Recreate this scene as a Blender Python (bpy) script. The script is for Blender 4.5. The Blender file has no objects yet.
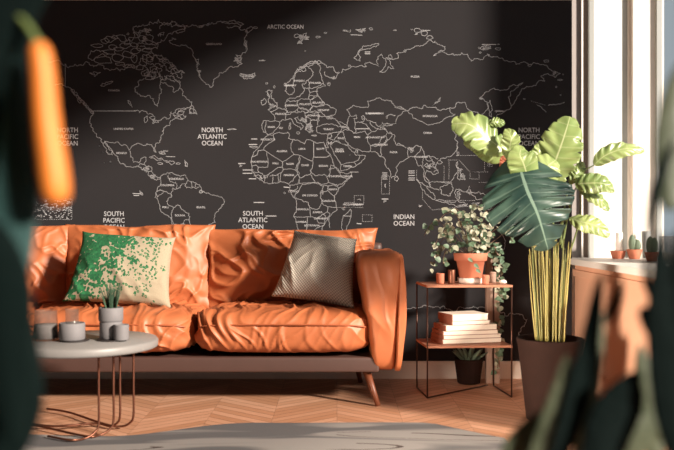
import bpy, bmesh, math, random
from mathutils import Vector, Matrix, noise
random.seed(7)
C = bpy.context.scene.collection
PI = math.pi
# ------------------------------------------------------------------ camera, light, exposure
F = 850.0; CX = 337.0; CY = 225.0; H = 0.90
cd = bpy.data.cameras.new('camera'); cam = bpy.data.objects.new('camera', cd); C.objects.link(cam)
cam.location = (0, 0, H); cam.rotation_euler = (PI/2, 0, 0)
cd.sensor_width = 36; cd.lens = F/674*36; cd.clip_start = 0.05
cd.dof.use_dof = True; cd.dof.focus_distance = 4.45; cd.dof.aperture_fstop = 1.9
bpy.context.scene.camera = cam
vs = bpy.context.scene.view_settings
vs.view_transform = 'Standard'; vs.look = 'None'; vs.gamma = 1; vs.use_curve_mapping = False
vs.exposure = 0.0
SUN_DIR = Vector((-1.3, 1.0, -0.66)).normalized()
sl = bpy.data.lights.new('sun', 'SUN'); so = bpy.data.objects.new('sun', sl); C.objects.link(so)
sl.energy = 9.0; sl.angle = math.radians(6.0); sl.color = (1.0, 0.86, 0.73)
so.rotation_euler = SUN_DIR.to_track_quat('-Z', 'Y').to_euler(); so.location = (6, -2, 4)
w = bpy.data.worlds.new('World'); bpy.context.scene.world = w; w.use_nodes = True
bg = w.node_tree.nodes['Background']; bg.inputs[0].default_value = (0.80, 0.92, 1.0, 1); bg.inputs[1].default_value = 0.40
al = bpy.data.lights.new('daylight_window', 'AREA'); ao = bpy.data.objects.new('daylight_window', al); C.objects.link(ao)
al.shape = 'RECTANGLE'; al.size = 4.2; al.size_y = 2.6; al.energy = 4; al.color = (0.80, 0.92, 1.0)
ao.location = (2.15, 1.6, 1.45); ao.rotation_euler = (0, PI/2, 0)
l2 = bpy.data.lights.new('low_wall_fill', 'AREA'); a2_ = bpy.data.objects.new('low_wall_fill', l2); C.objects.link(a2_)  # added warm fill light, brightens the low terracotta wall
l2.shape = 'DISK'; l2.size = 0.6; l2.energy = 14; l2.color = (1.0, 0.82, 0.66); l2.spread = math.radians(50)
a2_.location = (-0.9, 2.2, 0.50); a2_.rotation_euler = (Vector((1.4, 4.1, .32))-a2_.location).to_track_quat('-Z', 'Y').to_euler()

def P(px, py, d):
    return Vector(((px-CX)*d/F, d, H-(py-CY)*d/F))

# ------------------------------------------------------------------ materials
def rgb(r, g, b):
    f = lambda c: ((c/255+0.055)/1.055)**2.4 if c/255 > 0.04045 else c/255/12.92
    return (f(r), f(g), f(b), 1)
class NT:
    def __init__(s, name):
        s.m = bpy.data.materials.new(name); s.m.use_nodes = True
        s.t = s.m.node_tree; s.b = s.t.nodes['Principled BSDF']
    def n(s, ty, **kw):
        nd = s.t.nodes.new(ty)
        for k, v in kw.items():
            if k.startswith('i_'): nd.inputs[int(k[2:])].default_value = v
            else: setattr(nd, k, v)
        return nd
    def l(s, a, b): s.t.links.new(a, b)
    def math(s, op, a, b=0.0, c=None):
        nd = s.n('ShaderNodeMath', operation=op)
        for i, v in enumerate((a, b, c)):
            if v is None: continue
            if isinstance(v, (int, float)): nd.inputs[i].default_value = v
            else: s.l(v, nd.inputs[i])
        return nd.outputs[0]
    def mix(s, f, a, b):
        nd = s.n('ShaderNodeMix', data_type='RGBA')
        for i, v in ((0, f), (6, a), (7, b)):
            if isinstance(v, (int, float, tuple)): nd.inputs[i].default_value = v
            else: s.l(v, nd.inputs[i])
        return nd.outputs[2]
    def bump(s, h, strength=0.3, dist=0.01):
        nd = s.n('ShaderNodeBump'); nd.inputs['Strength'].default_value = strength; nd.inputs['Distance'].default_value = dist
        s.l(h, nd.inputs['Height']); s.l(nd.outputs[0], s.b.inputs['Normal'])
def mat(name, c1, c2=None, rough=0.5, metal=0.0, scale=12.0, bump=0.0, stretch=None, trans=0.0, coat=0.0, sub=0.0):
    t = NT(name); b = t.b
    b.inputs['Roughness'].default_value = rough; b.inputs['Metallic'].default_value = metal
    b.inputs['Transmission Weight'].default_value = trans; b.inputs['Coat Weight'].default_value = coat
    co = t.n('ShaderNodeTexCoord'); mp = t.n('ShaderNodeMapping')
    if stretch: mp.inputs['Scale'].default_value = stretch
    t.l(co.outputs['Object'], mp.inputs[0])
    nz = t.n('ShaderNodeTexNoise'); nz.inputs['Scale'].default_value = scale; nz.inputs['Detail'].default_value = 5
    t.l(mp.outputs[0], nz.inputs['Vector'])
    t.l(t.mix(nz.outputs[0], c1, c2 or c1), b.inputs['Base Color'])
    if bump: t.bump(nz.outputs[0], bump, 0.01)
    return t.m
M = {}
M['mural'] = mat('charcoal_mural', rgb(45,44,46), rgb(48,47,49), 0.95, scale=3)
M['mural'].node_tree.nodes['Principled BSDF'].inputs['Specular IOR Level'].default_value = .1
M['ink'] = mat('mural_ink', rgb(178,180,184), None, 0.8)
M['grey_wall'] = mat('grey_pilaster', rgb(168,162,160), rgb(174,168,164), 0.8)
M['brown_trim'] = mat('brown_trim', rgb(92,78,70), rgb(80,68,60), 0.6)
M['white'] = mat('white_paint', rgb(240,236,230), rgb(233,229,222), 0.5)
M['cream'] = mat('cream_paint', rgb(238,230,220), rgb(230,222,212), 0.55)
M['frame_grey'] = mat('grey_frame', rgb(170,174,172), rgb(160,164,162), 0.5)
M['terracotta_wall'] = mat('terracotta_wall', rgb(226,176,146), rgb(218,168,138), 0.7, scale=4)
M['leather'] = mat('tan_leather', rgb(190,112,70), rgb(168,92,54), 0.5, scale=9, bump=0.10)
M['leather_base'] = mat('brown_leather', rgb(78,56,50), rgb(70,50,44), 0.5, scale=9)
M['piping'] = mat('leather_piping', rgb(170,92,56), rgb(150,80,48), 0.45)
M['walnut'] = mat('walnut', rgb(120,66,40), rgb(90,48,30), 0.45, scale=20, stretch=(1,1,.15))
M['copper'] = mat('copper_metal', rgb(128,84,66), rgb(112,72,56), 0.4, metal=0.8)
M['dark_copper'] = mat('dark_bronze', rgb(84,58,48), rgb(70,50,42), 0.4, metal=0.7)
M['copper_wood'] = mat('copper_wood', rgb(176,122,96), rgb(160,108,84), 0.5, scale=14, stretch=(1,6,6))
M['table_white'] = mat('white_tabletop', rgb(138,136,134), rgb(132,130,128), 0.45)
M['stone'] = mat('grey_stoneware', rgb(126,124,126), rgb(114,112,114), 0.7, scale=30)
M['coaster'] = mat('dark_coaster', rgb(52,46,46), rgb(44,40,40), 0.6)
M['glass'] = mat('clear_glass', rgb(110,104,98), None, 0.03); M['glass'].node_tree.nodes['Principled BSDF'].inputs['Alpha'].default_value = 0.22
M['clay'] = mat('terracotta_clay', rgb(196,122,94), rgb(182,108,82), 0.75, scale=16, bump=0.05)
M['dark_clay'] = mat('brown_clay', rgb(46,29,24), rgb(34,22,18), 0.7, scale=18, bump=0.1)
_b = M['dark_clay'].node_tree.nodes['Principled BSDF']; _b.inputs['Specular IOR Level'].default_value = .15; _b.inputs['Roughness'].default_value = .9
M['soil'] = mat('soil', rgb(60,44,34), rgb(34,26,20), 0.95, scale=60, bump=0.5)
M['page'] = mat('paper_pages', rgb(236,226,212), rgb(222,212,198), 0.7, scale=30, stretch=(.2,.2,20))
M['cover'] = mat('brown_cover', rgb(150,96,78), rgb(128,80,64), 0.6, scale=25)
M['lime'] = None
M['ivy'] = mat('ivy_leaf', rgb(84,104,80), rgb(190,184,162), 0.5, scale=16)
M['ivy_dark'] = mat('dark_ivy_leaf', rgb(54,88,68), rgb(108,128,100), 0.5, scale=18)
M['stem'] = mat('green_stem', rgb(122,138,84), rgb(100,118,66), 0.5)
M['brown_stem'] = mat('brown_stem', rgb(110,84,64), rgb(90,70,52), 0.7)
M['cactus'] = mat('cactus_green', rgb(112,128,108), rgb(86,104,84), 0.6, scale=20)
M['candle'] = mat('white_candle', rgb(236,232,226), None, 0.5)
M['tuft'] = mat('tuft_green', rgb(66,96,72), rgb(40,66,50), 0.5)
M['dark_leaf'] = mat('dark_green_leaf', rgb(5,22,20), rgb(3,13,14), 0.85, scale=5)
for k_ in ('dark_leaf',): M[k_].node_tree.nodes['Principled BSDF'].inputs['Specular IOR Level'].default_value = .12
M['teal_leaf'] = mat('teal_leaf', rgb(52,86,84), rgb(34,62,64), 0.55, scale=5)
M['sage_leaf'] = mat('sage_leaf', rgb(92,98,76), rgb(66,80,62), 0.5, scale=5)
M['orange_leaf'] = mat('orange_leaf', rgb(232,142,56), rgb(220,120,44), 0.5, scale=5)
M['post'] = mat('pale_wood_post', rgb(168,140,124), rgb(140,114,100), 0.7, scale=18, stretch=(6,6,.4))
M['pebble'] = mat('white_pebble', rgb(232,222,212), rgb(220,206,196), 0.6)

def leaf_mat(name, base, dark, vein, nv=11, vw=0.10, rough=0.38):
    t = NT(name); b = t.b; b.inputs['Roughness'].default_value = rough
    uv = t.n('ShaderNodeUVMap'); sp = t.n('ShaderNodeSeparateXYZ'); t.l(uv.outputs[0], sp.inputs[0])
    at = t.math('ABSOLUTE', t.math('MULTIPLY_ADD', sp.outputs[1], 2.0, -1.0))
    ph = t.math('FRACT', t.math('MULTIPLY', sp.outputs[0], float(nv)))
    d = t.math('ABSOLUTE', t.math('SUBTRACT', ph, 0.5))
    line = t.math('GREATER_THAN', d, 0.5-vw*0.5)
    mid = t.math('LESS_THAN', at, 0.035)
    v = t.math('MAXIMUM', t.math('MULTIPLY', line, 0.30), mid)
    nz = t.n('ShaderNodeTexNoise'); nz.inputs['Scale'].default_value = 7
    c = t.n('ShaderNodeTexCoord'); t.l(c.outputs['Object'], nz.inputs['Vector'])
    mr = t.n('ShaderNodeMapRange'); mr.inputs[1].default_value = .35; mr.inputs[2].default_value = .65
    t.l(nz.outputs[0], mr.inputs[0])
    t.l(t.mix(v, t.mix(mr.outputs[0], base, dark), vein), b.inputs['Base Color'])
    # thin leaves let some sun through
    tr = t.n('ShaderNodeBsdfTranslucent'); tr.inputs[0].default_value = tuple(min(1, x*1.2) for x in base[:3])+(1,)
    ms = t.n('ShaderNodeMixShader'); ms.inputs[0].default_value = 0.12
    out = t.t.nodes['Material Output']
    t.l(b.outputs[0], ms.inputs[1]); t.l(tr.outputs[0], ms.inputs[2]); t.l(ms.outputs[0], out.inputs[0])
    return t.m
M['lime'] = leaf_mat('lime_leaf', rgb(160,178,112), rgb(116,142,82), rgb(196,206,156), nv=7, rough=.3)
M['monstera'] = leaf_mat('deep_teal_leaf', rgb(66,92,80), rgb(28,54,50), rgb(120,146,130), nv=8)

def floor_mat():
    t = NT('chevron_oak'); b = t.b; b.inputs['Roughness'].default_value = 0.42
    c = t.n('ShaderNodeTexCoord'); s = t.n('ShaderNodeSeparateXYZ'); t.l(c.outputs['Object'], s.inputs[0])
    W = 0.30; pw = 0.07
    xc = t.math('DIVIDE', s.outputs[0], W)
    u = t.math('PINGPONG', s.outputs[0], W)
    q = t.math('DIVIDE', t.math('ADD', s.outputs[1], t.math('MULTIPLY', u, 0.85)), pw)
    fi = t.math('FLOOR', q); fr = t.math('FRACT', q); col = t.math('FLOOR', xc)
    cv = t.n('ShaderNodeCombineXYZ'); t.l(fi, cv.inputs[0]); t.l(col, cv.inputs[1])
    wn = t.n('ShaderNodeTexWhiteNoise', noise_dimensions='2D'); t.l(cv.outputs[0], wn.inputs[0])
    seam = t.math('GREATER_THAN', t.math('ABSOLUTE', t.math('SUBTRACT', fr, 0.5)), 0.455)
    seam2 = t.math('GREATER_THAN', t.math('ABSOLUTE', t.math('SUBTRACT', t.math('FRACT', xc), 0.5)), 0.497)
    nz = t.n('ShaderNodeTexNoise'); nz.inputs['Scale'].default_value = 9; nz.inputs['Detail'].default_value = 6
    mp = t.n('ShaderNodeMapping'); mp.inputs['Scale'].default_value = (1, 3, 1); t.l(c.outputs['Object'], mp.inputs[0]); t.l(mp.outputs[0], nz.inputs['Vector'])
    a = t.mix(wn.outputs[0], rgb(226,178,148), rgb(194,144,112))
    a2 = t.mix(t.math('MULTIPLY', nz.outputs[0], 0.6), a, rgb(170,122,90))
    a3 = t.mix(t.math('MULTIPLY', t.math('MAXIMUM', seam, seam2), 0.7), a2, rgb(112,74,54))
    t.l(a3, b.inputs['Base Color'])
    return t.m
M['floor'] = floor_mat()
def rug_mat():
    t = NT('abstract_rug'); b = t.b; b.inputs['Roughness'].default_value = 0.95
    c = t.n('ShaderNodeTexCoord')
    mp = t.n('ShaderNodeMapping'); mp.inputs['Scale'].default_value = (0.9, 3.0, 1); mp.inputs['Rotation'].default_value = (0, 0, .12)
    t.l(c.outputs['Object'], mp.inputs[0])
    n1 = t.n('ShaderNodeTexNoise'); n1.inputs['Scale'].default_value = 1.1; n1.inputs['Detail'].default_value = 1.5; n1.inputs['Distortion'].default_value = 1.0
    t.l(mp.outputs[0], n1.inputs['Vector'])
    r = t.n('ShaderNodeMapRange'); r.inputs[1].default_value = .5; r.inputs[2].default_value = .56; t.l(n1.outputs[0], r.inputs[0])
    nb = t.n('ShaderNodeTexNoise'); nb.inputs['Scale'].default_value = 2.4; t.l(c.outputs['Object'], nb.inputs['Vector']); n1b = nb.outputs[0]
    d = t.math('ABSOLUTE', t.math('SUBTRACT', n1.outputs[0], 0.44))
    ln = t.math('MULTIPLY', t.math('LESS_THAN', d, 0.010), t.math('GREATER_THAN', n1b, 0.44))
    base = t.mix(r.outputs[0], rgb(138,135,132), rgb(90,90,92))
    t.l(t.mix(ln, base, rgb(62,50,46)), b.inputs['Base Color'])
    n2 = t.n('ShaderNodeTexNoise'); n2.inputs['Scale'].default_value = 250; t.l(c.outputs['Object'], n2.inputs['Vector']); t.bump(n2.outputs[0], .4, .004)
    return t.m
M['rug'] = rug_mat()
def green_pillow_mat():
    t = NT('leaf_print_linen'); b = t.b; b.inputs['Roughness'].default_value = 0.9
    uv = t.n('ShaderNodeUVMap'); sp = t.n('ShaderNodeSeparateXYZ'); t.l(uv.outputs[0], sp.inputs[0])
    mp = t.n('ShaderNodeMapping'); mp.inputs['Scale'].default_value = (1.5, 1, 1); t.l(uv.outputs[0], mp.inputs[0])
    vo = t.n('ShaderNodeTexVoronoi'); vo.inputs['Scale'].default_value = 23; t.l(mp.outputs[0], vo.inputs['Vector'])
    nz = t.n('ShaderNodeTexNoise'); nz.inputs['Scale'].default_value = 5; nz.inputs['Detail'].default_value = 4; t.l(mp.outputs[0], nz.inputs['Vector'])
    # print is dense at the left and thins towards the right and bottom
    dens = t.math('SUBTRACT', t.math('ADD', nz.outputs[0], t.math('MULTIPLY', t.math('SUBTRACT', sp.outputs[1], 0.5), 0.22)), t.math('MULTIPLY', t.math('SUBTRACT', sp.outputs[0], 0.40), 0.50))
    dm = t.n('ShaderNodeMapRange'); dm.inputs[1].default_value = .22; dm.inputs[2].default_value = .58; dm.inputs[3].default_value = 0.0; dm.inputs[4].default_value = .85; t.l(dens, dm.inputs[0])
    dot = t.math('LESS_THAN', vo.outputs['Distance'], dm.outputs[0])
    ring = t.math('GREATER_THAN', vo.outputs['Distance'], 0.16)
    rr = t.math('GREATER_THAN', sp.outputs[0], 0.60)
    hollow = t.math('MULTIPLY', t.math('SUBTRACT', 1.0, ring), rr)
    g = t.mix(vo.outputs['Color'], rgb(12,84,48), rgb(40,116,68))
    dd = vo.outputs['Distance']
    rg = t.math('MULTIPLY', t.math('LESS_THAN', dd, 0.40), t.math('GREATER_THAN', dd, 0.17))
    band = t.math('MULTIPLY', t.math('GREATER_THAN', sp.outputs[0], 0.50), t.math('LESS_THAN', sp.outputs[0], 0.90))
    n4 = t.n('ShaderNodeTexNoise'); n4.inputs['Scale'].default_value = 4.5; t.l(mp.outputs[0], n4.inputs['Vector'])
    n5 = t.math('GREATER_THAN', t.math('ADD', n4.outputs[0], t.math('MULTIPLY', sp.outputs[1], 0.35)), 0.60)
    rg = t.math('MULTIPLY', t.math('MULTIPLY', rg, band), n5)
    wv = t.n('ShaderNodeTexNoise'); wv.inputs['Scale'].default_value = 120; t.l(uv.outputs[0], wv.inputs['Vector'])
    lin = t.mix(wv.outputs[0], rgb(184,172,148), rgb(134,122,100))
    n3 = t.n('ShaderNodeTexNoise'); n3.inputs['Scale'].default_value = 34; t.l(mp.outputs[0], n3.inputs['Vector'])
    g2 = t.mix(t.math('MULTIPLY', t.math('GREATER_THAN', n3.outputs[0], 0.56), 0.75), g, rgb(24,74,50))
    t.l(t.mix(t.math('MAXIMUM', rg, t.math('MULTIPLY', dot, t.math('SUBTRACT', 1.0, hollow))), lin, g2), b.inputs['Base Color'])
    t.bump(wv.outputs[0], .5, .004)
    return t.m
M['print'] = green_pillow_mat()
def weave_mat():
    t = NT('grey_woven'); b = t.b; b.inputs['Roughness'].default_value = 0.95
    uv = t.n('ShaderNodeUVMap'); sp = t.n('ShaderNodeSeparateXYZ'); t.l(uv.outputs[0], sp.inputs[0])
    a = t.math('SINE', t.math('MULTIPLY', sp.outputs[0], 165.0)); c = t.math('SINE', t.math('MULTIPLY', sp.outputs[1], 165.0))
    h = t.math('MULTIPLY_ADD', t.math('MULTIPLY', a, c), 0.5, 0.5)
    t.l(t.mix(h, rgb(134,127,118), rgb(214,206,192)), b.inputs['Base Color'])
    t.bump(h, .7, .004)
    return t.m
M['weave'] = weave_mat()
def reed_mat():
    t = NT('striped_reed'); b = t.b; b.inputs['Roughness'].default_value = 0.45
    oi = t.n('ShaderNodeObjectInfo')
    t.l(t.mix(oi.outputs['Random'], rgb(66,84,40), rgb(178,162,92)), b.inputs['Base Color'])
    return t.m
M['reed'] = reed_mat()

# ------------------------------------------------------------------ builders
def link(name, bm, m, parent=None, smooth=True, recalc=True):
    if recalc: bmesh.ops.recalc_face_normals(bm, faces=bm.faces)
    me = bpy.data.meshes.new(name); bm.to_mesh(me); bm.free()
    if m: me.materials.append(m)
    if smooth:
        for p in me.polygons: p.use_smooth = True
    o = bpy.data.objects.new(name, me); C.objects.link(o)
    if parent: o.parent = parent; o.matrix_parent_inverse = Matrix.Translation(parent.location).inverted() if parent.type == 'EMPTY' else Matrix.Identity(4)
    return o
def tag(o, label, cat, group=None):
    o['label'] = label; o['category'] = cat
    if group: o['group'] = group
    return o
def thing(name, loc, label, cat, group=None):
    o = bpy.data.objects.new(name, None); C.objects.link(o); o.location = loc
    return tag(o, label, cat, group)
def struct(o): o['kind'] = 'structure'; return o
def box(bm, x0, x1, y0, y1, z0, z1, bev=0.0):
    r = bmesh.ops.create_cube(bm, size=1)
    for v in r['verts']:
        v.co = Vector(((x0+x1)/2+v.co.x*(x1-x0), (y0+y1)/2+v.co.y*(y1-y0), (z0+z1)/2+v.co.z*(z1-z0)))
    if bev:
        es = list({e for v in r['verts'] for e in v.link_edges})
        bmesh.ops.bevel(bm, geom=es, offset=bev, segments=2, affect='EDGES', profile=.7)
def lathe(bm, prof, cx, cy, cz, n=40, rot=None):
    rings = []
    for r, z in prof:
        ring = []
        for i in range(n):
            a = 2*PI*i/n; v = Vector((r*math.cos(a), r*math.sin(a), z))
            if rot: v = rot @ v
            ring.append(bm.verts.new(v+Vector((cx, cy, cz))))
        rings.append(ring)
    for a, b in zip(rings, rings[1:]):
        for i in range(n): bm.faces.new((a[i], a[(i+1) % n], b[(i+1) % n], b[i]))
    for ring in (rings[0], rings[-1]):
        try: bm.faces.new(ring)
        except ValueError: pass
def smoothpts(pts, k=6):
    pts = [Vector(p) for p in pts]; out = []
    for i in range(len(pts)-1):
        p0 = pts[max(i-1, 0)]; p1 = pts[i]; p2 = pts[i+1]; p3 = pts[min(i+2, len(pts)-1)]
        for j in range(k):
            t = j/k
            out.append(0.5*((2*p1)+(p2-p0)*t+(2*p0-5*p1+4*p2-p3)*t*t+(3*p1-p0-3*p2+p3)*t**3))
    out.append(pts[-1]); return out
def tube(bm, pts, r, n=8, k=0):
    pts = smoothpts(pts, k) if k else [Vector(p) for p in pts]
    m = len(pts); rf = r if callable(r) else (lambda s: r)
    rings = []; prev = None
    for i, p in enumerate(pts):
        d = (pts[min(i+1, m-1)]-pts[max(i-1, 0)]).normalized()
        if prev is None:
            up = Vector((0, 0, 1)) if abs(d.z) < .9 else Vector((1, 0, 0)); a = d.cross(up).normalized()
        else: a = (prev-d*prev.dot(d)).normalized()
        prev = a; b = d.cross(a); rr = rf(i/(m-1))
        rings.append([bm.verts.new(p+(a*math.cos(2*PI*j/n)+b*math.sin(2*PI*j/n))*rr) for j in range(n)])
    for x, y in zip(rings, rings[1:]):
        for j in range(n): bm.faces.new((x[j], x[(j+1) % n], y[(j+1) % n], y[j]))
    bm.faces.new(rings[0]); bm.faces.new(rings[-1])

def ridge(p, fr, off):
    q = Vector((p.x*fr[0], p.y*fr[1], p.z*fr[2]))+Vector(off)
    n = noise.noise(q)
    return (1-min(1.0, abs(n)*3.2))**1.6
def wrinkle(p, seed, amp, f=(13, 3, 4), warp=0.035):
    q = p+Vector((noise.noise(p*5+Vector((seed, 0, 0))), noise.noise(p*5+Vector((0, seed, 0))), noise.noise(p*5+Vector((0, 0, seed)))))*warp*2
    q1 = Vector((q.x+q.z*.45, q.y, q.z)); q2 = Vector((q.x-q.z*.6, q.y, q.z))
    a = ridge(q1, f, (seed, 1.3, 2.2)); b = ridge(q2, (f[0]*.7, f[1]*1.4, f[2]*1.3), (seed+9, 4.3, 7.2))
    m = .55+.7*noise.noise(p*4+Vector((seed*3, 1, 5)))
    return amp*((a*1.0+b*.7)*max(0, m)-.35)
def softbox(name, x0, x1, y0, y1, z0, z1, m, parent, n=5.0, res=56, seed=0, amp=0.012, bulge=0.0, mod=None, f=(13, 3, 4)):
    bm = bmesh.new(); bmesh.ops.create_cube(bm, size=2)
    bmesh.ops.subdivide_edges(bm, edges=bm.edges[:], cuts=res, use_grid_fill=True)
    sx, sy, sz = (x1-x0)/2, (y1-y0)/2, (z1-z0)/2; c = Vector(((x0+x1)/2, (y0+y1)/2, (z0+z1)/2))
    for v in bm.verts:
        p = v.co; k = (abs(p.x)**n+abs(p.y)**n+abs(p.z)**n)**(-1/n); p = p*k
        b = 1+bulge*(1-p.x**2)*(1-abs(p.y)**2*.6)
        q = Vector((p.x*sx, p.y*sy, p.z*sz*b))
        if mod: q = mod(p, q)
        v.co = c+q
    bm.normal_update()
    ds = [(v, wrinkle(v.co, seed, amp, f)*min(1, .25+2.2*(v.co.z-z0)/(z1-z0))) for v in bm.verts]; ns = [v.normal.copy() for v in bm.verts]
    for (v, d), nn in zip(ds, ns): v.co += nn*d
    return link(name, bm, m, parent)
def pillow(name, w, h, t, m, loc, rot, parent=None, seed=0, taper=0.0, amp=.006, pull=.09, ears=0.0, res=60, tops=None):
    bm = bmesh.new(); uvl = bm.loops.layers.uv.new('UVMap'); N = res; G = {}
    for side in (-1, 1):
        for i in range(N+1):
            for j in range(N+1):
                u = -1+2*i/N; v = -1+2*j/N; edge = i in (0, N) or j in (0, N)
                if edge and side == 1: G[side, i, j] = G[-1, i, j]; continue
                x = u*w/2*(1-pull*(1-v*v)); y = v*h/2*(1-pull*.8*(1-u*u))
                x *= 1-taper*v
                e = (abs(u)*abs(v))**6*ears
                x *= 1+e; y *= 1+e
                if tops and v > 0: y += tops*v*v*noise.noise(Vector((u*1.7+seed, 0, 0)))
                th = t/2*(max(0, (1-u*u)*(1-v*v)))**.42
                p = Vector((x, side*th, y))
                d = wrinkle(p, seed, amp, (9, 9, 6))*min(1, th/t*5)
                p.y += side*d
                G[side, i, j] = bm.verts.new(p)
    for side in (-1, 1):
        for i in range(N):
            for j in range(N):
                f = bm.faces.new((G[side, i, j], G[side, i+1, j], G[side, i+1, j+1], G[side, i, j+1]))
                for lp, (a, b) in zip(f.loops, ((i, j), (i+1, j), (i+1, j+1), (i, j+1))): lp[uvl].uv = (a/N, b/N)
    o = link(name, bm, m, parent); 
    R = Matrix.Translation(loc) @ Matrix.Rotation(rot[2], 4, 'Z') @ Matrix.Rotation(rot[0], 4, 'X') @ Matrix.Rotation(rot[1], 4, 'Y')
    if parent:
        for v in o.data.vertices: v.co = R @ v.co
    else: o.matrix_world = R
    return o

# ------------------------------------------------------------------ room shell
def sbox(name, m, *a, bev=0):
    bm = bmesh.new(); box(bm, *a, bev=bev); return struct(link(name, bm, m, smooth=False))
sbox('floor', M['floor'], -3.4, 2.0, -2.2, 5.3, -0.05, 0)
sbox('wall_back', M['mural'], -3.4, 1.382, 5.0, 5.12, 0, 3.3)
sbox('ceiling', M['cream'], -3.4, 2.0, -2.2, 5.3, 3.3, 3.36)
sbox('wall_left', M['mural'], -3.46, -3.4, -2.2, 5.12, 0, 3.3)
sbox('wall_front', M['mural'], -3.4, 2.0, -2.26, -2.2, 0, 3.3)
bm = bmesh.new(); box(bm, -3.4, 1.38, 4.975, 5.0, 0, 0.085); box(bm, -3.4, 1.38, 4.983, 5.0, 0.085, 0.1)
bm2 = bm; struct(link('baseboard_back', bm2, M['cream'], smooth=False))
sbox('trim_1', M['cream'], -3.4, 1.382, 4.990, 5.0, 2.222, 2.30)
# right side: low wall with a deep ledge, window bay behind it
sbox('wall_right', M['terracotta_wall'], 1.40, 1.96, 3.46, 5.0, 0, 0.668)
bm = bmesh.new(); box(bm, 1.372, 1.96, 3.44, 5.14, 0.668, 0.703, bev=.004); struct(link('trim_2', bm, M['white'], smooth=False))
bm = bmesh.new(); box(bm, 1.386, 1.40, 3.46, 5.0, 0.60, 0.640, bev=.003); box(bm, 1.388, 1.40, 3.46, 5.0, 0, 0.11, bev=.003); box(bm, 1.380, 1.40, 3.46, 5.0, 0.0, 0.035, bev=.003)
struct(link('baseboard_right', bm, M['terracotta_wall'], smooth=False))
# far end of the bay, stepped panels facing the room (y ~ 5.14)
def bayx(px, d=5.12): return (px-CX)*d/F
def strip(bm, a, b, y): box(bm, bayx(a, y), bayx(b, y), y, 5.24, 0.69, 3.3)
bm = bmesh.new(); box(bm, 1.38, 2.0, 5.20, 5.26, 0, 3.3); struct(link('wall_bay', bm, M['cream'], smooth=False)); 
bm = bmesh.new(); strip(bm, 567, 581.5, 5.14); struct(link('trim_3', bm, M['grey_wall'], smooth=False))
bm = bmesh.new(); strip(bm, 583.2, 589.5, 5.16); struct(link('trim_4', bm, M['brown_trim'], smooth=False))
bm = bmesh.new(); strip(bm, 581.5, 583.2, 5.12); strip(bm, 594, 597, 5.13); strip(bm, 597, 622, 5.15); struct(link('trim_5', bm, M['white'], smooth=False))
bm = bmesh.new(); strip(bm, 589.5, 594, 5.13); strip(bm, 622, 628.5, 5.17); strip(bm, 657, 662, 5.13); struct(link('trim_6', bm, M['frame_grey'], smooth=False))
bm = bmesh.new(); strip(bm, 628.5, 633, 5.15); strip(bm, 633, 636, 5.12); strip(bm, 636, 657, 5.155); struct(link('trim_7', bm, M['cream'], smooth=False))
# window wall at x = 1.92 .. 1.98
sbox('wall_shade_pier', M['white'], 1.92, 1.98, 4.22, 4.66, 0.70, 3.3)  # unseen pier added to keep the sun off the mural's right end
sbox('wall_window_head', M['white'], 1.92, 1.98, -2.2, 5.2, 3.16, 3.3)
def window(name, y0, y1, z0, z1, bars=(), vb=()):
    bm = bmesh.new(); t = .035
    (y1 < 5) and box(bm, 1.92, 1.97, y1-t, y1, z0, z1)
    box(bm, 1.92, 1.97, y0, y1, z0, z0+t); box(bm, 1.92, 1.97, y0, y1, z1-t, z1)
    for z in bars: box(bm, 1.935, 1.955, y0, y1, z-.009, z+.009)
    for y in vb: box(bm, 1.935, 1.955, y-.009, y+.009, z0, z1)
    o = struct(link(name, bm, M['frame_grey'], smooth=False)); return o
window('window_1', 4.66, 5.13, 0.70, 3.16)
window('window_2', 3.40, 4.22, 0.70, 3.16)
bm = bmesh.new(); box(bm, 1.92, 1.97, -1.2, 3.30, 0, .035); box(bm, 1.92, 1.97, -1.2, 4.2, 3.125, 3.16); box(bm, 1.92, 1.97, -1.2, -1.165, 0, 3.16); box(bm, 1.93, 1.955, -1.2, 3.3, .685, .70)
struct(link('window_3', bm, M['frame_grey'], smooth=False))
sbox('wall_window_end', M['white'], 1.92, 1.98, -2.2, -1.2, 0, 3.16)
sbox('wall_bay_end', M['terracotta_wall'], 1.40, 1.96, 3.30, 3.46, 0, 0.667)

# ------------------------------------------------------------------ world map mural (drawn on the back wall)
YW = 4.9985
def W2(px, py): return ((px-CX)*5.0/F, H-(py-CY)*5.0/F)
def fract(pts, j, seed):
    if j <= 0: return pts
    rnd = random.Random(seed)
    for _ in range(5):
        out = [pts[0]]; big = False
        for a, b in zip(pts, pts[1:]):
            L = math.hypot(b[0]-a[0], b[1]-a[1])
            if L > 1.5:
                k = rnd.uniform(-1, 1)*j*L*.32; out.append(((a[0]+b[0])/2-(b[1]-a[1])/L*k, (a[1]+b[1])/2+(b[0]-a[0])/L*k)); big = True
            out.append(b)
        pts = out
        if not big: break
    return pts
mapbm = bmesh.new()
def seg(a, b, wd):
    ax, az = W2(*a); bx_, bz = W2(*b); dx, dz = bx_-ax, bz-az; L = math.hypot(dx, dz)
    if L < 1e-6: return
    ex, ez = dx/L*wd*.4, dz/L*wd*.4; nx, nz = -dz/L*wd/2, dx/L*wd/2
    vs_ = [mapbm.verts.new((x, YW, z)) for x, z in ((ax-ex-nx, az-ez-nz), (bx_+ex-nx, bz+ez-nz), (bx_+ex+nx, bz+ez+nz), (ax-ex+nx, az-ez+nz))]
    mapbm.faces.new(vs_)
def line(s, j=.5, wd=.0027, close=False, seed=None):
    v = [float(x) for x in s.replace(';', ' ').replace(',', ' ').split()]
    pts = list(zip(v[::2], v[1::2]))
    if close: pts.append(pts[0])
    pts = fract(pts, j*1.7, len(s)*7+int(v[0]))
    for a, b in zip(pts, pts[1:]): seg(a, b, wd)
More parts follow.
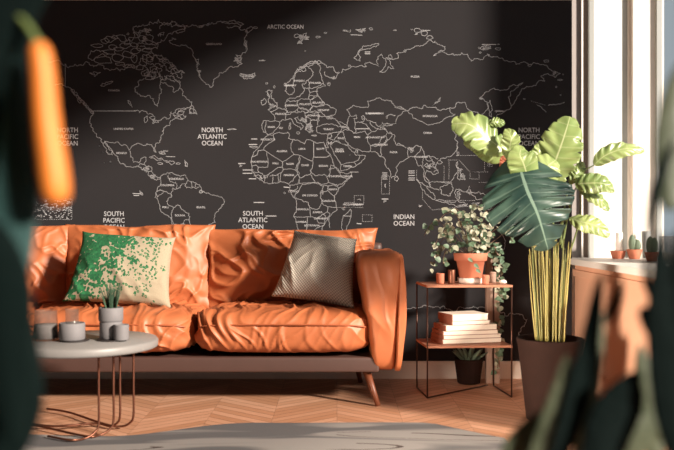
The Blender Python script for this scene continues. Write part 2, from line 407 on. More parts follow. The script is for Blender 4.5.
def dots(x0, y0, x1, y1):
    L = math.hypot(x1-x0, y1-y0); n = max(1, int(L/1.8))
    for i in range(n):
        a = i/n; b = (i+.5)/n; seg((x0+(x1-x0)*a, y0+(y1-y0)*a), (x0+(x1-x0)*b, y0+(y1-y0)*b), .0017)
def drect(x0, y0, x1, y1):
    dots(x0, y0, x1, y0); dots(x1, y0, x1, y1); dots(x1, y1, x0, y1); dots(x0, y1, x0, y0)
def isle(cx, cy, rx, ry, rot=0, seed=0):
    rnd = random.Random(int(cx*31+cy*17)+seed); n = 9; pts = []
    for i in range(n+1):
        a = 2*PI*(i % n)/n; 
        if i < n: k = rnd.uniform(.6, 1.25)
        else: k = k0
        if i == 0: k0 = k
        x, y = rx*k*math.cos(a), ry*k*math.sin(a); c, s_ = math.cos(rot), math.sin(rot)
        pts.append((cx+x*c-y*s_, cy+x*s_+y*c))
    for a, b in zip(pts, pts[1:]): seg(a, b, .0024)
def scribble(cx, cy, rx, ry, n):
    rnd = random.Random(int(cx*13+cy*7)); p = (cx, cy)
    for i in range(n):
        q = (cx+rnd.uniform(-rx, rx), cy+rnd.uniform(-ry, ry)); m_ = math.hypot(q[0]-p[0], q[1]-p[1])
        k = min(1, 3.5/max(m_, .1)); q = (p[0]+(q[0]-p[0])*k, p[1]+(q[1]-p[1])*k); seg(p, q, .0023); p = q
# North America
line('48 62, 65.6 64, 73.4 66.3, 79 65, 85 63, 89.8 64.7, 97.5 64.7, 103.8 68.3, 114.6 69.4, 125 68.5, 133 68, 137 66', .7)
line('65.3 64, 65.3 87', 0)
line('54.8 85.5, 65.7 87, 72.7 90, 79 98, 86.7 106.5, 92.9 112.8, 90.5 118, 90.5 126, 93.7 131.4, 97 137, 103.3 144', .5)
for x, y in ((73, 91), (76, 94), (78, 97), (80, 99), (83, 102), (85, 104), (87, 107), (90, 110), (92, 112), (79, 101)): isle(x, y, 2.2, 1.3, .8)
line('103.3 143.3, 105.7 148, 110.3 154.2, 112.7 155, 108.8 148, 104.9 141, 107 145.7, 112.7 151, 118 157.3, 118.9 161.2, 125 164.3, 131.3 167, 138.3 166.7, 142.2 169.8, 148.4 173.7, 153 178.3, 160 179', .5)
line('103.3 143.3, 106.4 141.5, 111.9 142.5, 117.3 141.8, 122 145.7, 125 144.6, 129 150.3', .4)
line('129 150.3, 131 148, 134.4 144.9, 142.2 144.9, 146.9 143.6, 151.5 144.6, 153.9 149.5, 156.2 152.3, 155.4 144.9, 160.9 137, 162.4 131, 164 128, 170.2 124.7, 172 120.5, 178.4 116.7, 186.2 115.9, 181 119, 176.9 114.3, 187.8 107.3', .5)
line('130 151, 130.5 157, 133.7 162.3, 139.9 162.3, 140.6 159, 146 157.3, 146 161.2, 143.8 164.3, 150.8 166.7, 151.5 171.3, 153 174, 156.2 176.8, 160 177.9', .5)
line('138.3 166.7, 140 163.5, 143.8 164.3', .3); line('142 169.8, 147 167, 150.8 166.7', .3); line('146 172, 151.5 171.3', .3)
scribble(145, 169, 5, 3, 14); scribble(153, 177, 4, 2, 8)
line('149.2 157.3, 154.6 155.5, 160.9 158, 165.5 161, 160 160, 152 157.6', .4, close=True)
line('165.5 160.7, 170.2 160.7, 174.9 162.8, 171.8 165, 167 162.5', .4, close=True)
isle(160, 163.5, 2.5, 1); isle(178, 163.5, 2, .8); scribble(162, 152, 4, 3, 9); scribble(186, 165, 2, 6, 9); line('166 156.5, 175 156.8', 0); line('163 151, 168 151', 0)
line('170.7 112.8, 178.4 108.9, 187.8 108, 192.4 105.8, 194 108.9, 197 114.3, 189.3 113.5, 190.9 107.3', .6)
line('192.4 105.8, 192 102, 189.3 100.3, 186.2 98, 183 92.6, 180 87.1, 178.4 89.4, 173 91.8, 172.2 86.3, 166 82.8, 160.5 82.4', .6)
line('143.4 78.6, 138 82.4, 134.6 88.7, 138 94, 144.2 96.4, 153.5 98.8, 154.3 104.2, 157.4 106.5, 159 99.5, 161.3 93.3, 159.8 85.6, 160.5 82.4, 163 79, 160 76', .5)
line('180 84, 172.2 80.9, 168 79, 164.4 76.2', .7); line('180 87, 180 84', .3)
line('92 111, 135 111', 0); line('134 110.7, 139.5 112.8, 144.2 111.2, 148.9 114.3, 155 116.7, 152.8 123.7, 159.8 120.5, 169.9 118.2, 171.4 112', .6)
line('145 122.9, 144.2 118, 147.3 115.9, 147.5 121', .3, close=True); isle(153, 118, 3, 2); isle(156, 121.5, 3, 1.2); isle(181, 113, 4, 2); isle(178, 117.5, 5, 1.6, .4); isle(193, 111, 4, 3)
line('127.9 100.3, 130.2 101.9, 132.5 107.3, 130.2 105', .3, close=True)
line('89.8 73, 95 72, 100.6 72.3, 97 75, 94.4 76.5, 95 74', .6, close=True); line('100.6 85.5, 105 83.8, 108 82.3, 113 81.7, 110 83.5, 106.9 84.8, 103 86', .6, close=True)
# Arctic islands
for a in ((105,41,6,3),(98,46,8,2.4),(110,39,5,3),(122,38,6,3,.5),(128,34,1,1),(113,47,4,3),(119,49,5,2),(125,46,5,3),(134,45,4,3),(131,39,3,2),(137,35,4,3),(104,60,9,4),(118,57,6,4),(128,55,6,4),(110,52,7,3),(134,59,4,5),(136,51,5,3),(143,38,5,3),(148,42,6,2.5),(121,64,5,1.5),(129,66,5,1.5),(140,68,4,3),(146,73,5,3),(150,78,5,2),(143,62,4,4),(150,59,4,3),(127,42,3,3),(115,37,3,2),(154,69,4,4),(157,75,3,3),(148,50,5,2)): isle(*a)
line('91.3 50.7, 88.2 58.2, 93.7 60.5, 98.3 56.7, 102 54, 108.4 54.3, 104 51.5, 97 50', .5, close=True)
line('133.3 33.3, 141 26.3, 147 25.5, 153.5 24, 164.4 22.4, 176.9 23.2, 187.8 25.6, 178.4 30.2, 174 31.5, 169 33.3, 161.3 39.5, 152 41, 147.3 34.9, 142 31, 138 35.7', .8, close=True)
scribble(150, 30, 9, 3, 22); scribble(160, 35, 5, 4, 10); scribble(146, 38, 6, 3, 14); line('160 29, 172 27, 180 26.5, 186 28, 176 33', .7)
line('141 43.4, 150 44.5, 158 43.4, 157.4 48.9, 148 49, 138 50.4, 137 46', .6, close=True); line('140 46.5, 156 47', .4)
line('142.7 55, 150.4 53.5, 156 56, 161.3 55, 166 60, 172.2 62.9, 176 67, 184.6 73, 181 74, 182 77, 176.9 74.5, 171 71, 166 70, 161 65, 156.7 63.7, 150 64, 145.8 62.9, 143 59', .9, close=True)
line('146 55, 151 60, 158 58, 163 63, 170 64, 177 70, 183 73', .9); scribble(163, 60, 5, 3, 9); scribble(173, 67, 4, 3, 9)
line('145 65, 149 70, 147 75, 152 79, 156 74, 153 69, 157 67, 162 70, 160 76, 164 80, 170 77, 175 80, 180 83', .9); scribble(148, 74, 4, 3, 12)
# Greenland
line('186 25.6, 190 26.5, 196 25.5, 204.9 24.8, 212 22.5, 218.9 21.7, 231.3 20.6, 238 22, 243.8 24.3, 239 28, 242.2 30.2, 250 27, 257.8 27.9, 250 31, 246.9 35.7, 245.3 43.4, 246.9 50.4, 242.2 53.5, 236 55, 242.2 58.2, 233.7 61.3, 242.2 63.7, 236 66.8, 228.2 68.3, 224 72, 218.9 73.8, 215 78.4, 213 84, 210 87.3, 206 84.5, 201.7 80, 199 74, 196.7 66.7, 196 60, 193.3 53.3, 190 48, 186.7 46, 180 46, 171.7 43.3, 169 41, 176 39.5, 172 38', .55)
line('222 22.8, 232 23, 241 26', .3); line('226.7 27, 236 26, 240 27.5', .4); scribble(209, 24, 3, 1.5, 8); scribble(200, 26, 5, 1, 6); scribble(198, 63, 3, 4, 12); scribble(199, 73, 2, 5, 12); scribble(245, 45, 2.5, 6, 16); scribble(238, 60, 4, 5, 18); scribble(248, 32, 4, 1.5, 8)
line('240.7 75.3, 245 74.5, 254.7 73, 255.6 75.5, 253 78, 246.9 79.2, 243 77', .6, close=True); isle(241.5, 75, 2, 1.5)
line('259.3 60.7, 265 60.7', 0, .005); 
# Eastern islands of the arctic
for x in range(295-3, 318, 5): pass
scribble(303, 37, 9, 4, 34); scribble(300, 42, 5, 3, 14); isle(297, 36, 3, 2); isle(325, 33, 1.5, .6); isle(318, 37, 2, 1); isle(305, 51, .8, .6); isle(262.5, 60.5, 2.5, .5)
scribble(346, 31, 5, 1.2, 12); scribble(360, 30.5, 7, 2.2, 22); line('351 35, 362 35.3', .1, .004); isle(395, 30.3, 1.6, .4); isle(371, 29, 2, 1)
# South America
line('160.2 178.7, 164.9 174, 171 172.4, 175.8 174.8, 185 174.8, 188.2 180.2, 194.4 182.6, 199.9 184.9, 202.2 191, 210 194.2, 217.8 195.8, 224 199.7, 224 203.5, 218.5 211.3, 215.4 222.2, 206.9 227.7, 202 231, 200 240', .4)
line('160.2 178.7, 160.2 185.7, 156.3 191.9, 154.8 197.3, 158.7 203.5, 163.3 212.9, 171 217.5, 171.9 222, 170.3 232, 168 245', .35)
line('168 175.6, 169.5 180.2, 175.8 181.8, 176.5 188.8, 172.7 188, 171.9 195.8, 164 191, 160 189.5, 156.5 191', .5)
line('171.9 195.8, 166.4 201.2, 169.5 205.9, 173.4 207.4, 178 205, 185 211.3, 189.8 217.5, 189.8 222, 194.4 227.7, 196 232', .5)
line('173.4 207.4, 171.9 217.5, 174.2 224.5, 183.5 223.8, 185 219.9, 189.8 220', .4); line('174.2 224.5, 172 232', .3); line('183.5 223.8, 190 227, 194.4 227.7', .4)
line('176.5 188.8, 180.4 188, 182 184, 185 183.5, 186.7 188, 193 187, 199 187.2', .5); line('188 180, 186 184', .3); line('191.5 182, 192 187', .3); line('196 184, 195.5 187', .3)
line('155.6 192.5, 163.3 191, 159 195, 157 197.5', .5, close=True); isle(201, 192, 1.6, 1.4); isle(201, 192, 2.2, 2); scribble(169, 174, 2, 1.6, 8); scribble(141, 193, 2.5, 2.5, 10); line('133 193.5, 140 193.8', 0, .004); line('134 195.5, 139 195.5', 0, .004)
# Africa
line('267.5 135.2, 263 140, 260 145.6, 256 150, 252.6 156, 251 161, 252 166.4, 252.5 172, 255.6 176.8, 260 180, 264.5 182.7, 272 183.5, 280.8 181.2, 285 182.5, 289.7 185.7, 290.6 191.6, 293 196, 295.7 199, 296.3 206.7, 293.7 216.8, 297.7 228.7, 300 238', .3)
line('322 238, 322.4 227, 328.3 216.8, 337.2 209.4, 336 204, 334.2 196, 338.7 188.6, 345 182, 350.6 176.8, 352 172.3, 346 173.8, 340.2 172.9, 339.8 171.5, 333.9 166, 331.3 157.5, 324.4 143', .25)
line('267.2 135, 273.3 135, 278.9 132.2, 287.8 132.2, 289.5 135, 288.3 138.3, 292.8 139.4, 297.8 140, 304.4 143.9, 307.2 139.4, 313.9 141.7, 323.3 142.2, 326.7 147.8, 328.3 147.8, 327 141, 327.8 135.6, 331 133.3', .3)
line('341 171.4, 346.9 169.7, 356.4 165.5, 361.2 162.5, 364.7 158.4, 365.3 155.4, 360 155.4, 356.4 155.4, 351.7 151.3, 348 145.3', .3); line('330.3 144.7, 336.3 156.6, 341 165, 341 171.4', .2)
line('348 145.3, 341 143.6, 335 141.2, 330.3 144.7', .2); line('341 165, 347 163, 354 162, 358.8 159.6, 360 155.4', .1); line('356.4 165.5, 354 162', .1)
line('331 168.5, 335.7 167.3, 339.8 173.2, 341 176.8, 346.9 179, 342.2 183.9, 335 185.7, 329 182.7, 326.8 176.8', .3, close=True); line('329 170, 331 165, 333.9 166', .2); line('346.9 179, 351.7 174.4', .1)
line('313.7 141.8, 313.7 157.2, 326.8 157.2, 329.7 155.4', 0); line('293 140, 290.8 144, 291.2 151, 293.9 154.4, 299.5 155.4, 312.5 160.8, 313.7 157.2', .2)
line('312.5 160.8, 310.2 170.8, 315 175.6, 324.4 174.4, 326.8 176.8', .3); line('299.5 155.4, 299.5 162.5, 297 169.7, 300 178, 310.2 174.4, 311 171', .3); line('300 178, 298.9 183.9, 307 183, 315 182.7, 311 175', .3); line('315 182.7, 322 184.5, 328 182.7', .3)
line('273.3 135, 274.5 140, 268 144, 263.9 147.8, 263.9 150, 266.7 151.7, 282.8 161.7, 293.9 154.4', .1); line('266.7 151.7, 267.8 167.2, 258.3 167.2, 256 165, 252 166', .1); line('263.9 150, 258.3 150.6, 257.2 155, 251.7 157.2', 0)
line('282.8 161.7, 282.2 167.2, 276.7 168.3, 272 172, 268.3 174.4, 267 178', .3); line('282.2 167.2, 283.3 169.4, 290 169, 296 170.6, 299.4 162, 299.4 156', .3); line('283.3 169.4, 281 173.3, 280 181.7', .2); line('296 170.6, 297.8 174.4, 293 181, 288.9 183.3', .3)
line('272.2 174.4, 272.2 182.8', .2); line('278.3 174, 278.3 181.7', .2); line('268.3 174.4, 263.9 175.6, 263.9 183', .3); line('258.3 167.2, 259 172, 263.9 175.6', .4); line('252 172, 259 172', .3); line('254 176, 259 175, 261 180', .4); line('270 176, 278 174, 281 173', .4); line('297.8 174.4, 300 178, 298 184, 290 185.5', .3); scribble(262, 178, 4, 3, 10)
line('302.3 184.5, 309 184, 315.6 183, 323 186, 320 193.4, 322.3 203, 319.3 208.2, 309.7 207.4, 308.2 202.3, 303 201.5, 300.8 199.3, 294.8 197.8, 298.5 192, 300 188', .4, close=True)
line('290 190, 297 189, 297.5 186', .3); line('309.7 207.4, 310.4 217, 293.7 216.4', .1); line('310.4 217, 314.9 217.8, 323 214, 327.5 212, 327.5 206.7, 322.3 203', .3); line('323 186, 328 186, 327.5 190.4, 320 193.4', .3); line('327.5 190.4, 334.9 197', .1); line('337 186, 338.7 188.6', .1); line('328 186, 337 184.5', .1); line('327.5 206.7, 336.4 207.4', .2)
line('307.4 217.8, 306.7 230', 0); line('314.9 217.8, 319.3 223, 324.5 223.8, 325.3 215.6, 323 214', .3); line('324.5 223.8, 316.4 228, 312 233', .3); line('327.5 212, 330 214, 329 219.3, 329.7 227.5', .3); scribble(322, 193, 1.5, 4, 8)
line('350.5 209, 351.2 214, 349 223, 346 230', .2); line('350.5 209, 346.8 213.4, 343 215.6, 341.6 223, 342.5 230', .2); line('343 216, 350.8 216.2', 0)
drect(354.2, 195.6, 363.8, 203.7); dots(337, 207.4, 364, 207.4); drect(344.5, 202.5, 354, 207.4); drect(362.3, 214.9, 372, 221.5); scribble(359, 199.5, 2, 2, 5); line('355 204.6, 363 204.6', 0, .004); line('357 223.5, 361 223.8', 0, .005); scribble(342, 209, 3, 1.5, 10)
# Europe
line('263.3 121, 268 120.5, 274.4 121, 280 123.3, 279 126, 276.7 128.9, 272.2 133.3, 267.8 134.4, 263.3 132.2, 262.2 128.9', .3, close=True); line('266 122, 265 127, 266 132', .3)
line('274.4 121, 273.9 114.4, 270 111.7, 275 110.5, 278.9 107.8, 284.4 108.9, 287.8 111, 286 116, 286 120, 280 121.7', .4)
line('286 120, 291 118.9, 293.3 123.3, 300 127.2, 300.6 130, 303.3 126.7, 296.7 122.2, 294.4 118.3, 297.8 116.7, 302 121, 306.7 125.6, 307.8 131, 310 132', .4)
isle(290, 124, .9, 1.4); isle(289.8, 127.5, 1, 2); isle(298, 133, 2, 1); isle(281, 128, 2, .8); scribble(303, 119, 5, 4, 26); scribble(309, 126, 4, 5, 30); scribble(311, 131, 4, 3, 20); isle(314, 135.5, 3, .5)
line('265.7 92, 271.9 90.4, 271 95, 274 99, 277.3 102.9, 277.3 107.5, 268 109.9, 273.4 105.2, 268.8 102.9, 269.5 98.2', .6, close=True); isle(264, 102, 2.6, 3.4); isle(266.5, 83.5, 1.3, 1); isle(274.3, 87, .8, 1.2); scribble(268, 95, 2, 4, 9); scribble(272, 106, 4, 2, 12)
line('285 91.2, 284.4 83.4, 292.9 78.8, 295 73, 297.5 68.7, 306.9 64, 315.4 60.6, 324 64, 333.3 67, 339.5 72.6, 336.4 78, 330 78, 324.8 71.8', .5); line('297.5 69.5, 307 65.5, 315 62, 321 63', .9); scribble(302, 67, 4, 1.5, 10); scribble(333, 77, 3, 2, 9); isle(329, 84, 1.6, 1.8); scribble(329, 83, 1.5, 1.5, 5); line('285 85.5, 294 85.5', 0, .004)
line('285 91.2, 289.8 95, 294.4 92, 294.4 81, 299 70.2, 308.4 67, 311.5 70.2, 313 74.9, 308.4 79.5, 302.2 84.2, 304.5 88.9, 299.9 96.7, 294.4 98.2, 286.7 100.5, 285 106', .4)
line('308.4 67, 315.4 63, 320 65.6, 320.9 74.9, 323.2 83.4, 316.2 87.3, 309.2 88, 308.4 79.5', .3); line('304 88, 309.2 88, 310 93, 308 99', .3); line('317.8 88, 317.8 95, 311.5 99.8', .3); line('323 83.4, 325.5 86, 320 88, 317.8 88', .3); line('310 92, 317.8 91.5', .3); line('309 96, 317 95', .3)
line('285 103, 288 100.6, 297.5 100.5, 298.3 107.5, 292.9 112, 286.7 112', .4, close=True); line('297.5 100.5, 304 99.2, 310.8 99.8, 312.3 106.8, 308.4 110.7, 298.3 107.5', .3); line('311.5 99.8, 318.5 95.9, 324.8 103.7, 318 106.5, 312.3 106', .3)
line('310 110.7, 313.1 106, 327 104.4, 331 108, 336.4 109.9, 333.3 115.3, 325.5 116.9, 322 113, 317.8 112.2', .4, close=True); line('298.3 107.5, 303 108, 308.4 110.7, 305 113, 298 112', .4, close=True); line('286 114, 292 112.5, 298 113', .4); line('305 113.5, 309 111.6, 317 112, 319 118, 311 120.5, 306 117', .4, close=True); line('310 121, 318 121, 317.5 125', .4)
line('318.9 121, 317.8 116.7, 322 117, 325.6 116, 328.3 118.9, 333.3 118.3, 337.8 122.2, 341 126, 334.4 125, 326.7 123.9, 320 126, 316.7 127', .3); line('316.7 127, 317.2 132.2, 323.3 133.9, 331 133.3, 341 131.7, 342.2 126', .35)
line('337.8 122.2, 344 124, 347.8 126.7, 349.4 130', .4); line('341 126, 347 128.5', .5); scribble(344, 127, 4, 2, 12); isle(330, 117, 3, 1)
line('329 138.5, 334.4 140, 337.8 134.4, 342.2 131.7, 344.4 136.7, 348.3 143.3, 346.7 145.6, 341 143.6, 335.6 140.6', .3); line('327.5 138, 332 136, 331 133.5', .4); scribble(330, 143, 2.5, 3, 12); line('348.3 144.4, 351 147, 354.4 148.9, 360 150, 366 151.5, 370 151.3, 376.7 152.7', .3); line('349.4 130, 343 131', .3); scribble(355, 152, 3, 2, 8)
# Russia and the north coast
line('341.6 72.9, 343 69, 346.2 69.8, 350 68, 357 66.7, 366.4 66.7, 364.9 63.5, 373.4 64.3, 378.9 66.7, 376.5 61.2, 381.2 54.2, 385.9 58.9, 385 66.7, 379.7 72, 385 72, 388.2 66.7, 393.7 69, 390.5 64.3, 386 57.5, 392.9 59.7, 398.3 58, 396.8 53.4, 404.5 51.9, 406.9 49.5, 416.2 46, 425.5 44, 431.8 41, 434 42.5, 437.3 44.2, 445 46.5, 444.3 50.4, 438 52.5, 433.4 55.9, 441 51.5, 446.7 53.5, 452.9 53.5, 454.4 55.4, 459.9 55, 461.4 52.8, 467.7 54.3, 469.2 58.2, 471.5 61.3, 473.9 59, 482.4 59.8, 487 55, 493.3 56.7, 498.8 58, 505 61, 515 61.9, 515.9 64.5, 529 65, 538.4 63.4, 547.8 67.3, 554.8 71.2, 560.2 73.5, 555.5 77.4, 547.8 73.5, 540.8 76.7, 544.7 81.3, 532.2 86.8, 521.3 89, 519 95.3, 516 100, 511 106.4, 504 112, 494.8 120.4, 490 123', .4)
line('378 43.3, 368 45.7, 360 49.5, 354 58, 360 61.2, 358.7 53.4, 364.9 49.5, 372 47, 378.9 44.9', .4, close=True); isle(349.5, 66, 1.5, 1); isle(390, 57, 2.4, 2); isle(405, 51, 1.6, 1.2); line('365 52, 370 52', 0, .004); line('365 53.8, 370 53.8', 0, .004)
isle(418, 30.5, 4, 2); isle(424, 33.5, 4, 2); isle(430, 38, 4, 2); isle(411.7, 29.4, 1, .5); scribble(416, 33, 3, 2, 10); line('422 30.3, 430 30.5', 0, .003); scribble(442, 52, 4, 1.5, 9); scribble(434, 42.5, 1.5, 1.5, 6)
scribble(487, 48.5, 6, 1.8, 20); isle(486, 48, 5, 2.3); line('482 44.5, 496 44.5', 0, .003); isle(498, 49, 3, 1.2); isle(498.5, 44.3, 1, .4); isle(479, 48, 1, .8); isle(480, 52.5, 1, .8); scribble(488, 55, 2, 2, 8); isle(530, 65.5, 2, 1); isle(560, 80, 2.5, .7); isle(546, 61, 3, 1.4); isle(556, 87, .8, .8); isle(563, 74.5, .6, .5); isle(560.5, 95, .7, .5); scribble(555, 73, 3, 2, 8)
line('479.3 98.4, 484 94, 490.2 89.9, 498 89.5, 506.5 89.9, 510 86, 513.5 84.4, 518 85.5, 522.9 82.9, 516 88, 510.4 92.2, 508.5 98, 509.5 101, 511 105.7', .4)
line('490 100.2, 491 105, 492.5 110, 490 112, 491.5 117, 489.3 115.8, 488.5 109, 487.8 103.3', .3, close=True); line('479.5 98, 484 100, 487 101.8, 487.5 106, 484.7 112.7, 480 117', .4); scribble(481, 99, 2, 1.5, 6); isle(524, 99, 1, .7); line('548.4 105.3, 553 104.5, 557 104.4, 564 102.5', .2, .005); dots(531, 101, 546, 105.5); line('537 105, 546 112', .3); scribble(494, 119, 3, 2, 8); line('495 111, 505 111.5', 0, .004)
# Central and east Asia
line('350 115.3, 346.7 110, 353.3 105.3, 360 107.3, 368 107.3, 367.3 101.3, 380 98, 382.7 100, 390.7 100.7, 396 106.7, 406.7 110.7, 400 115.3, 396 120, 396 123.3, 386.7 126, 378.7 126.7, 370.7 121.3, 365.3 118.7, 360 122.7, 355.3 122.7', .35)
line('350 115.3, 356 114.7, 356.7 118.7, 353.5 118.5, 355.3 124, 356 131.3, 353.3 133.3, 349.3 130, 347 126, 348 121.3', .4, close=True); line('353.3 133.3, 360 132, 365.3 131.3, 368 134.7, 367.5 140, 371 145.5, 370 151', .3); line('368 134.7, 376 131, 378 128.5, 370 122', .3); line('378 128.5, 386 130, 392 134, 386 140, 380 146, 370.5 145.5', .4); line('361 122, 366 124, 371 131', .3); isle(363, 117.5, 1.5, 2); line('387 116, 395 115.5', .3, .0045); isle(386.8, 117, .7, 1.4); scribble(383, 127, 4, 3, 22); line('369 113.5, 380 113.5', 0, .005); line('356 128.8, 369 128.8', 0, .004); line('382 123, 396 123', .5)
line('400 106.5, 407 110.7, 414.8 107.3, 422.6 108.6, 424 105, 430.3 107.3, 440.4 110.7, 449.8 108, 454.4 108, 456.8 102.7, 464.5 102.3, 466.9 108, 472.3 112, 478 112.5, 478 118, 482 119', .3); line('407 110.7, 412.4 115, 413 118, 420.2 121.3, 432.7 124.4, 442 121.3, 448.2 116.7, 455.2 114.3, 449.8 111.2, 449.8 108', .3); line('431.9 105.8, 437.3 102.7, 440.4 97.2, 439.8 101.5', .3, close=True); line('400 106.5, 394 107, 407 110.7', .1)
line('474 128, 468 124, 462 127, 455 129, 452.9 129.9, 456 135.3, 455 140, 457.8 147, 455 152, 451.6 156, 446 158, 440.9 158.7, 438.5 161, 435.6 166.7, 438.3 172.9, 432.9 174.7, 428 171, 426.7 170, 424 176.5, 429.4 182.7, 430.5 185', .4)
line('464 127, 468 131, 466 135, 463 132', .4, close=True); isle(457.8, 153.5, 1, 1.8); isle(440, 162.5, 2.5, 1.8); line('457 147, 457 156', .2)
line('376.7 152.7, 384.7 158.7, 387.3 168, 391.3 178, 395.3 176, 396 167.3, 402 161.3, 408.7 157.3, 414 156.7, 416.5 161, 418 166, 421.3 165.3, 423 168, 423.5 175, 427 182, 431 187', .3)
line('370 145.3, 377 144, 384 144.7, 380.7 149.3, 382 154.7, 379 156', .4); line('384 144.7, 387.3 140, 386.7 133.3, 390 132, 394.7 135.3, 394.7 141.3, 396.7 145.3, 408.7 149.3, 412 148, 416.7 145.3, 421.3 146.7, 416.7 154.7, 414 156.7', .3); line('396.7 145.3, 398 143.3, 408.7 148, 408.7 157.3', .3); line('386.7 133.3, 383 137, 379 143', .4); isle(396.7, 178.7, 2, 2.8); line('421.3 146.7, 424 151.6, 424.9 156.9, 422 162, 423 168', .4); line('424.9 156.9, 429 155.5, 433.8 156.9, 438 159', .4); line('424.9 156.9, 428 161, 433 163, 438 170, 434 172', .5); line('429 156, 432 161, 436 165, 437.5 171', .5); scribble(411, 150, 3, 3, 12); scribble(429, 165, 5, 5, 20)
line('416.9 179, 420 184, 423 189.8, 428 195, 434.7 199.6, 433.8 193.4, 427 188, 419.6 182.7', .4, close=True); line('435.6 200.5, 443 202.5, 451.6 204, 460 205, 467.6 204, 464 202.5, 452 202.6, 444 201', .4, close=True); line('440 188, 445 185.5, 451.6 182.7, 453.4 188, 451.5 192, 449.8 196, 445 195, 441 193.4', .5, close=True)
line('430 182.5, 437 181.5, 447 183, 452 180, 455 175, 457.5 170', .3); line('457.8 161.4, 458.7 168.5, 461 171, 464 175.6, 465 180, 461 177, 459.6 180, 458 176, 457 168, 456.5 163', .6, close=True); scribble(462, 176, 3, 4, 18); scribble(461, 170, 2, 3, 10); line('455 191.6, 460.5 189.8, 457 193, 459.5 198.7, 457 199, 455.5 196', .5, close=True); line('461 190, 466.7 191.6, 469.4 186.3', .5); scribble(468, 191, 3, 4, 14); scribble(458, 195, 3, 4, 14)
line('471 191.6, 476 193, 478.3 191.6, 484 194, 489 197, 494 202, 489 203, 485.4 202.3, 480 199, 476.5 199.6, 474 196', .5, close=True); scribble(474, 204, 7, 1.5, 16); scribble(462, 206, 10, 1.2, 20); line('427 186, 434 189, 439 190', .5); line('470 207, 478 206, 486 209, 492 208', .6); scribble(486, 208, 4, 3, 12)
dots(456, 155.5, 500, 155.5); dots(448, 160, 458, 160); dots(449, 160, 449, 180); dots(444, 166, 444, 183); dots(459, 160, 470, 172); dots(470, 172, 489, 172); drect(470, 172, 479, 179); dots(484.5, 156, 484.5, 172); dots(479, 182.5, 490, 182.5); dots(431, 181.8, 452, 181.8); dots(445, 200.5, 476, 200.5); dots(422.5, 190, 422.5, 199); dots(422.5, 199, 432, 210); dots(432, 210, 480, 205); drect(487.5, 162, 492.5, 166.5); scribble(490, 164, 2, 1.4, 8)
for y in (171, 173, 175.5, 178, 180): line('408.5 %g, 414.5 %g' % (y, y), 0, .0035)
dots(416.5, 170, 416.5, 181); scribble(420.5, 207, 2, 2, 8); dots(401, 148, 401, 148)
for y in (173, 175, 177, 179): line('382.5 %g, 387 %g' % (y, y), 0, .0035)
drect(381.5, 176, 389.5, 194); scribble(385.5, 185, 1.2, 3, 6); line('382 199, 388 199', 0, .005); scribble(385, 201, 1.5, 1.5, 5); line('350 172, 358 172', .1, .004)
line('478 207, 486 215, 492 222, 499 228, 503 236, 505 246, 500 252', .4); line('499 213, 512 219, 515 225', .4); dots(492, 217, 520, 217)
# country-level dotted islands off west Africa, pacific legend
for s in ('251.5 139, 257 139', '249 144.5, 257 144.5', '238.5 163.5, 245 163.5', '243 170, 253 170', '243 173.3, 252 173.3', '249 178.8, 256 178.8', '254 202.5, 264 202.5', '266 216, 276 216'): line(s, 0, .0045)
isle(253.5, 147, 3.5, 1); scribble(241, 166, 2, 1.5, 6); scribble(233, 129.5, 6, 1.2, 9); isle(284.5, 193, 1, 1); line('284 187, 289 187.5', 0, .005); line('350 155, 350 155.1', 0)
drect(34, 199, 72, 208); drect(33, 210, 72, 219.5)
rr = random.Random(3)
for i in range(120):
    x = rr.uniform(34, 72); y = rr.uniform(200, 219); seg((x, y), (x+rr.uniform(.5, 1.6), y+rr.uniform(-.4, .4)), .0035)
for i in range(14): seg((96+rr.uniform(0, 22), 150+rr.uniform(-4, 14)), (96+rr.uniform(0, 22), 150), .0) if False else None
for x, y in ((99.5, 146), (103, 152.5), (104.5, 163), (110.5, 162)): isle(x, y, .5, .4)
# southern coast low on the wall
line('380 312, 392 308, 402.5 308, 410 309, 417 307.4, 426.4 306, 433 308, 440 308.7, 444 306, 450 309.5, 458 308, 465 308.5, 473 306, 483.6 307.4, 492 311, 500 312.2, 507 316, 514.7 314.3, 527 319.5, 519 332, 521 340', .6)
mural = tag(link('world_map_mural', mapbm, M['ink'], smooth=False, recalc=False), 'white line drawing of a world map on the charcoal back wall', 'wall mural')
# lettering
names = []
def text(s, px, py, cap_px, bold=.0, parent=None, name='map_text'):
    cu = bpy.data.curves.new('t', 'FONT'); cu.body = s; cu.align_x = 'CENTER'; cu.align_y = 'CENTER'
    cu.size = cap_px/170/.70; cu.offset = bold; cu.resolution_u = 3; cu.space_character = 1.02
    o = bpy.data.objects.new('t', cu); C.objects.link(o)
    bpy.context.view_layer.update()
    me = bpy.data.meshes.new_from_object(o.evaluated_get(bpy.context.evaluated_depsgraph_get()))
    C.objects.unlink(o); bpy.data.objects.remove(o)
    x, z = W2(px, py); me.transform(Matrix.Translation((x, YW-.0005, z)) @ Matrix.Rotation(PI/2, 4, 'X'))
    me.materials.clear(); me.materials.append(M['ink'])
    return me
def ocean(lines, px, py, cap=4.6, step=6.6, narrow=.92):
    bm = bmesh.new()
    for i, s in enumerate(lines):
        me = text(s, px, py+i*step, cap, .0004)
        cx_, _ = W2(px, 0)
        for v in me.vertices: v.co.x = cx_+(v.co.x-cx_)*narrow
        bm.from_mesh(me)
    o = link('ocean_name', bm, M['ink'], mural, smooth=False, recalc=False); return o
ocean(['NORTH', 'PACIFIC', 'OCEAN'], 67.5, 130.3); ocean(['NORTH', 'ATLANTIC', 'OCEAN'], 212.3, 130.2); ocean(['ARCTIC OCEAN'], 285.5, 27, 4.0, narrow=.86)
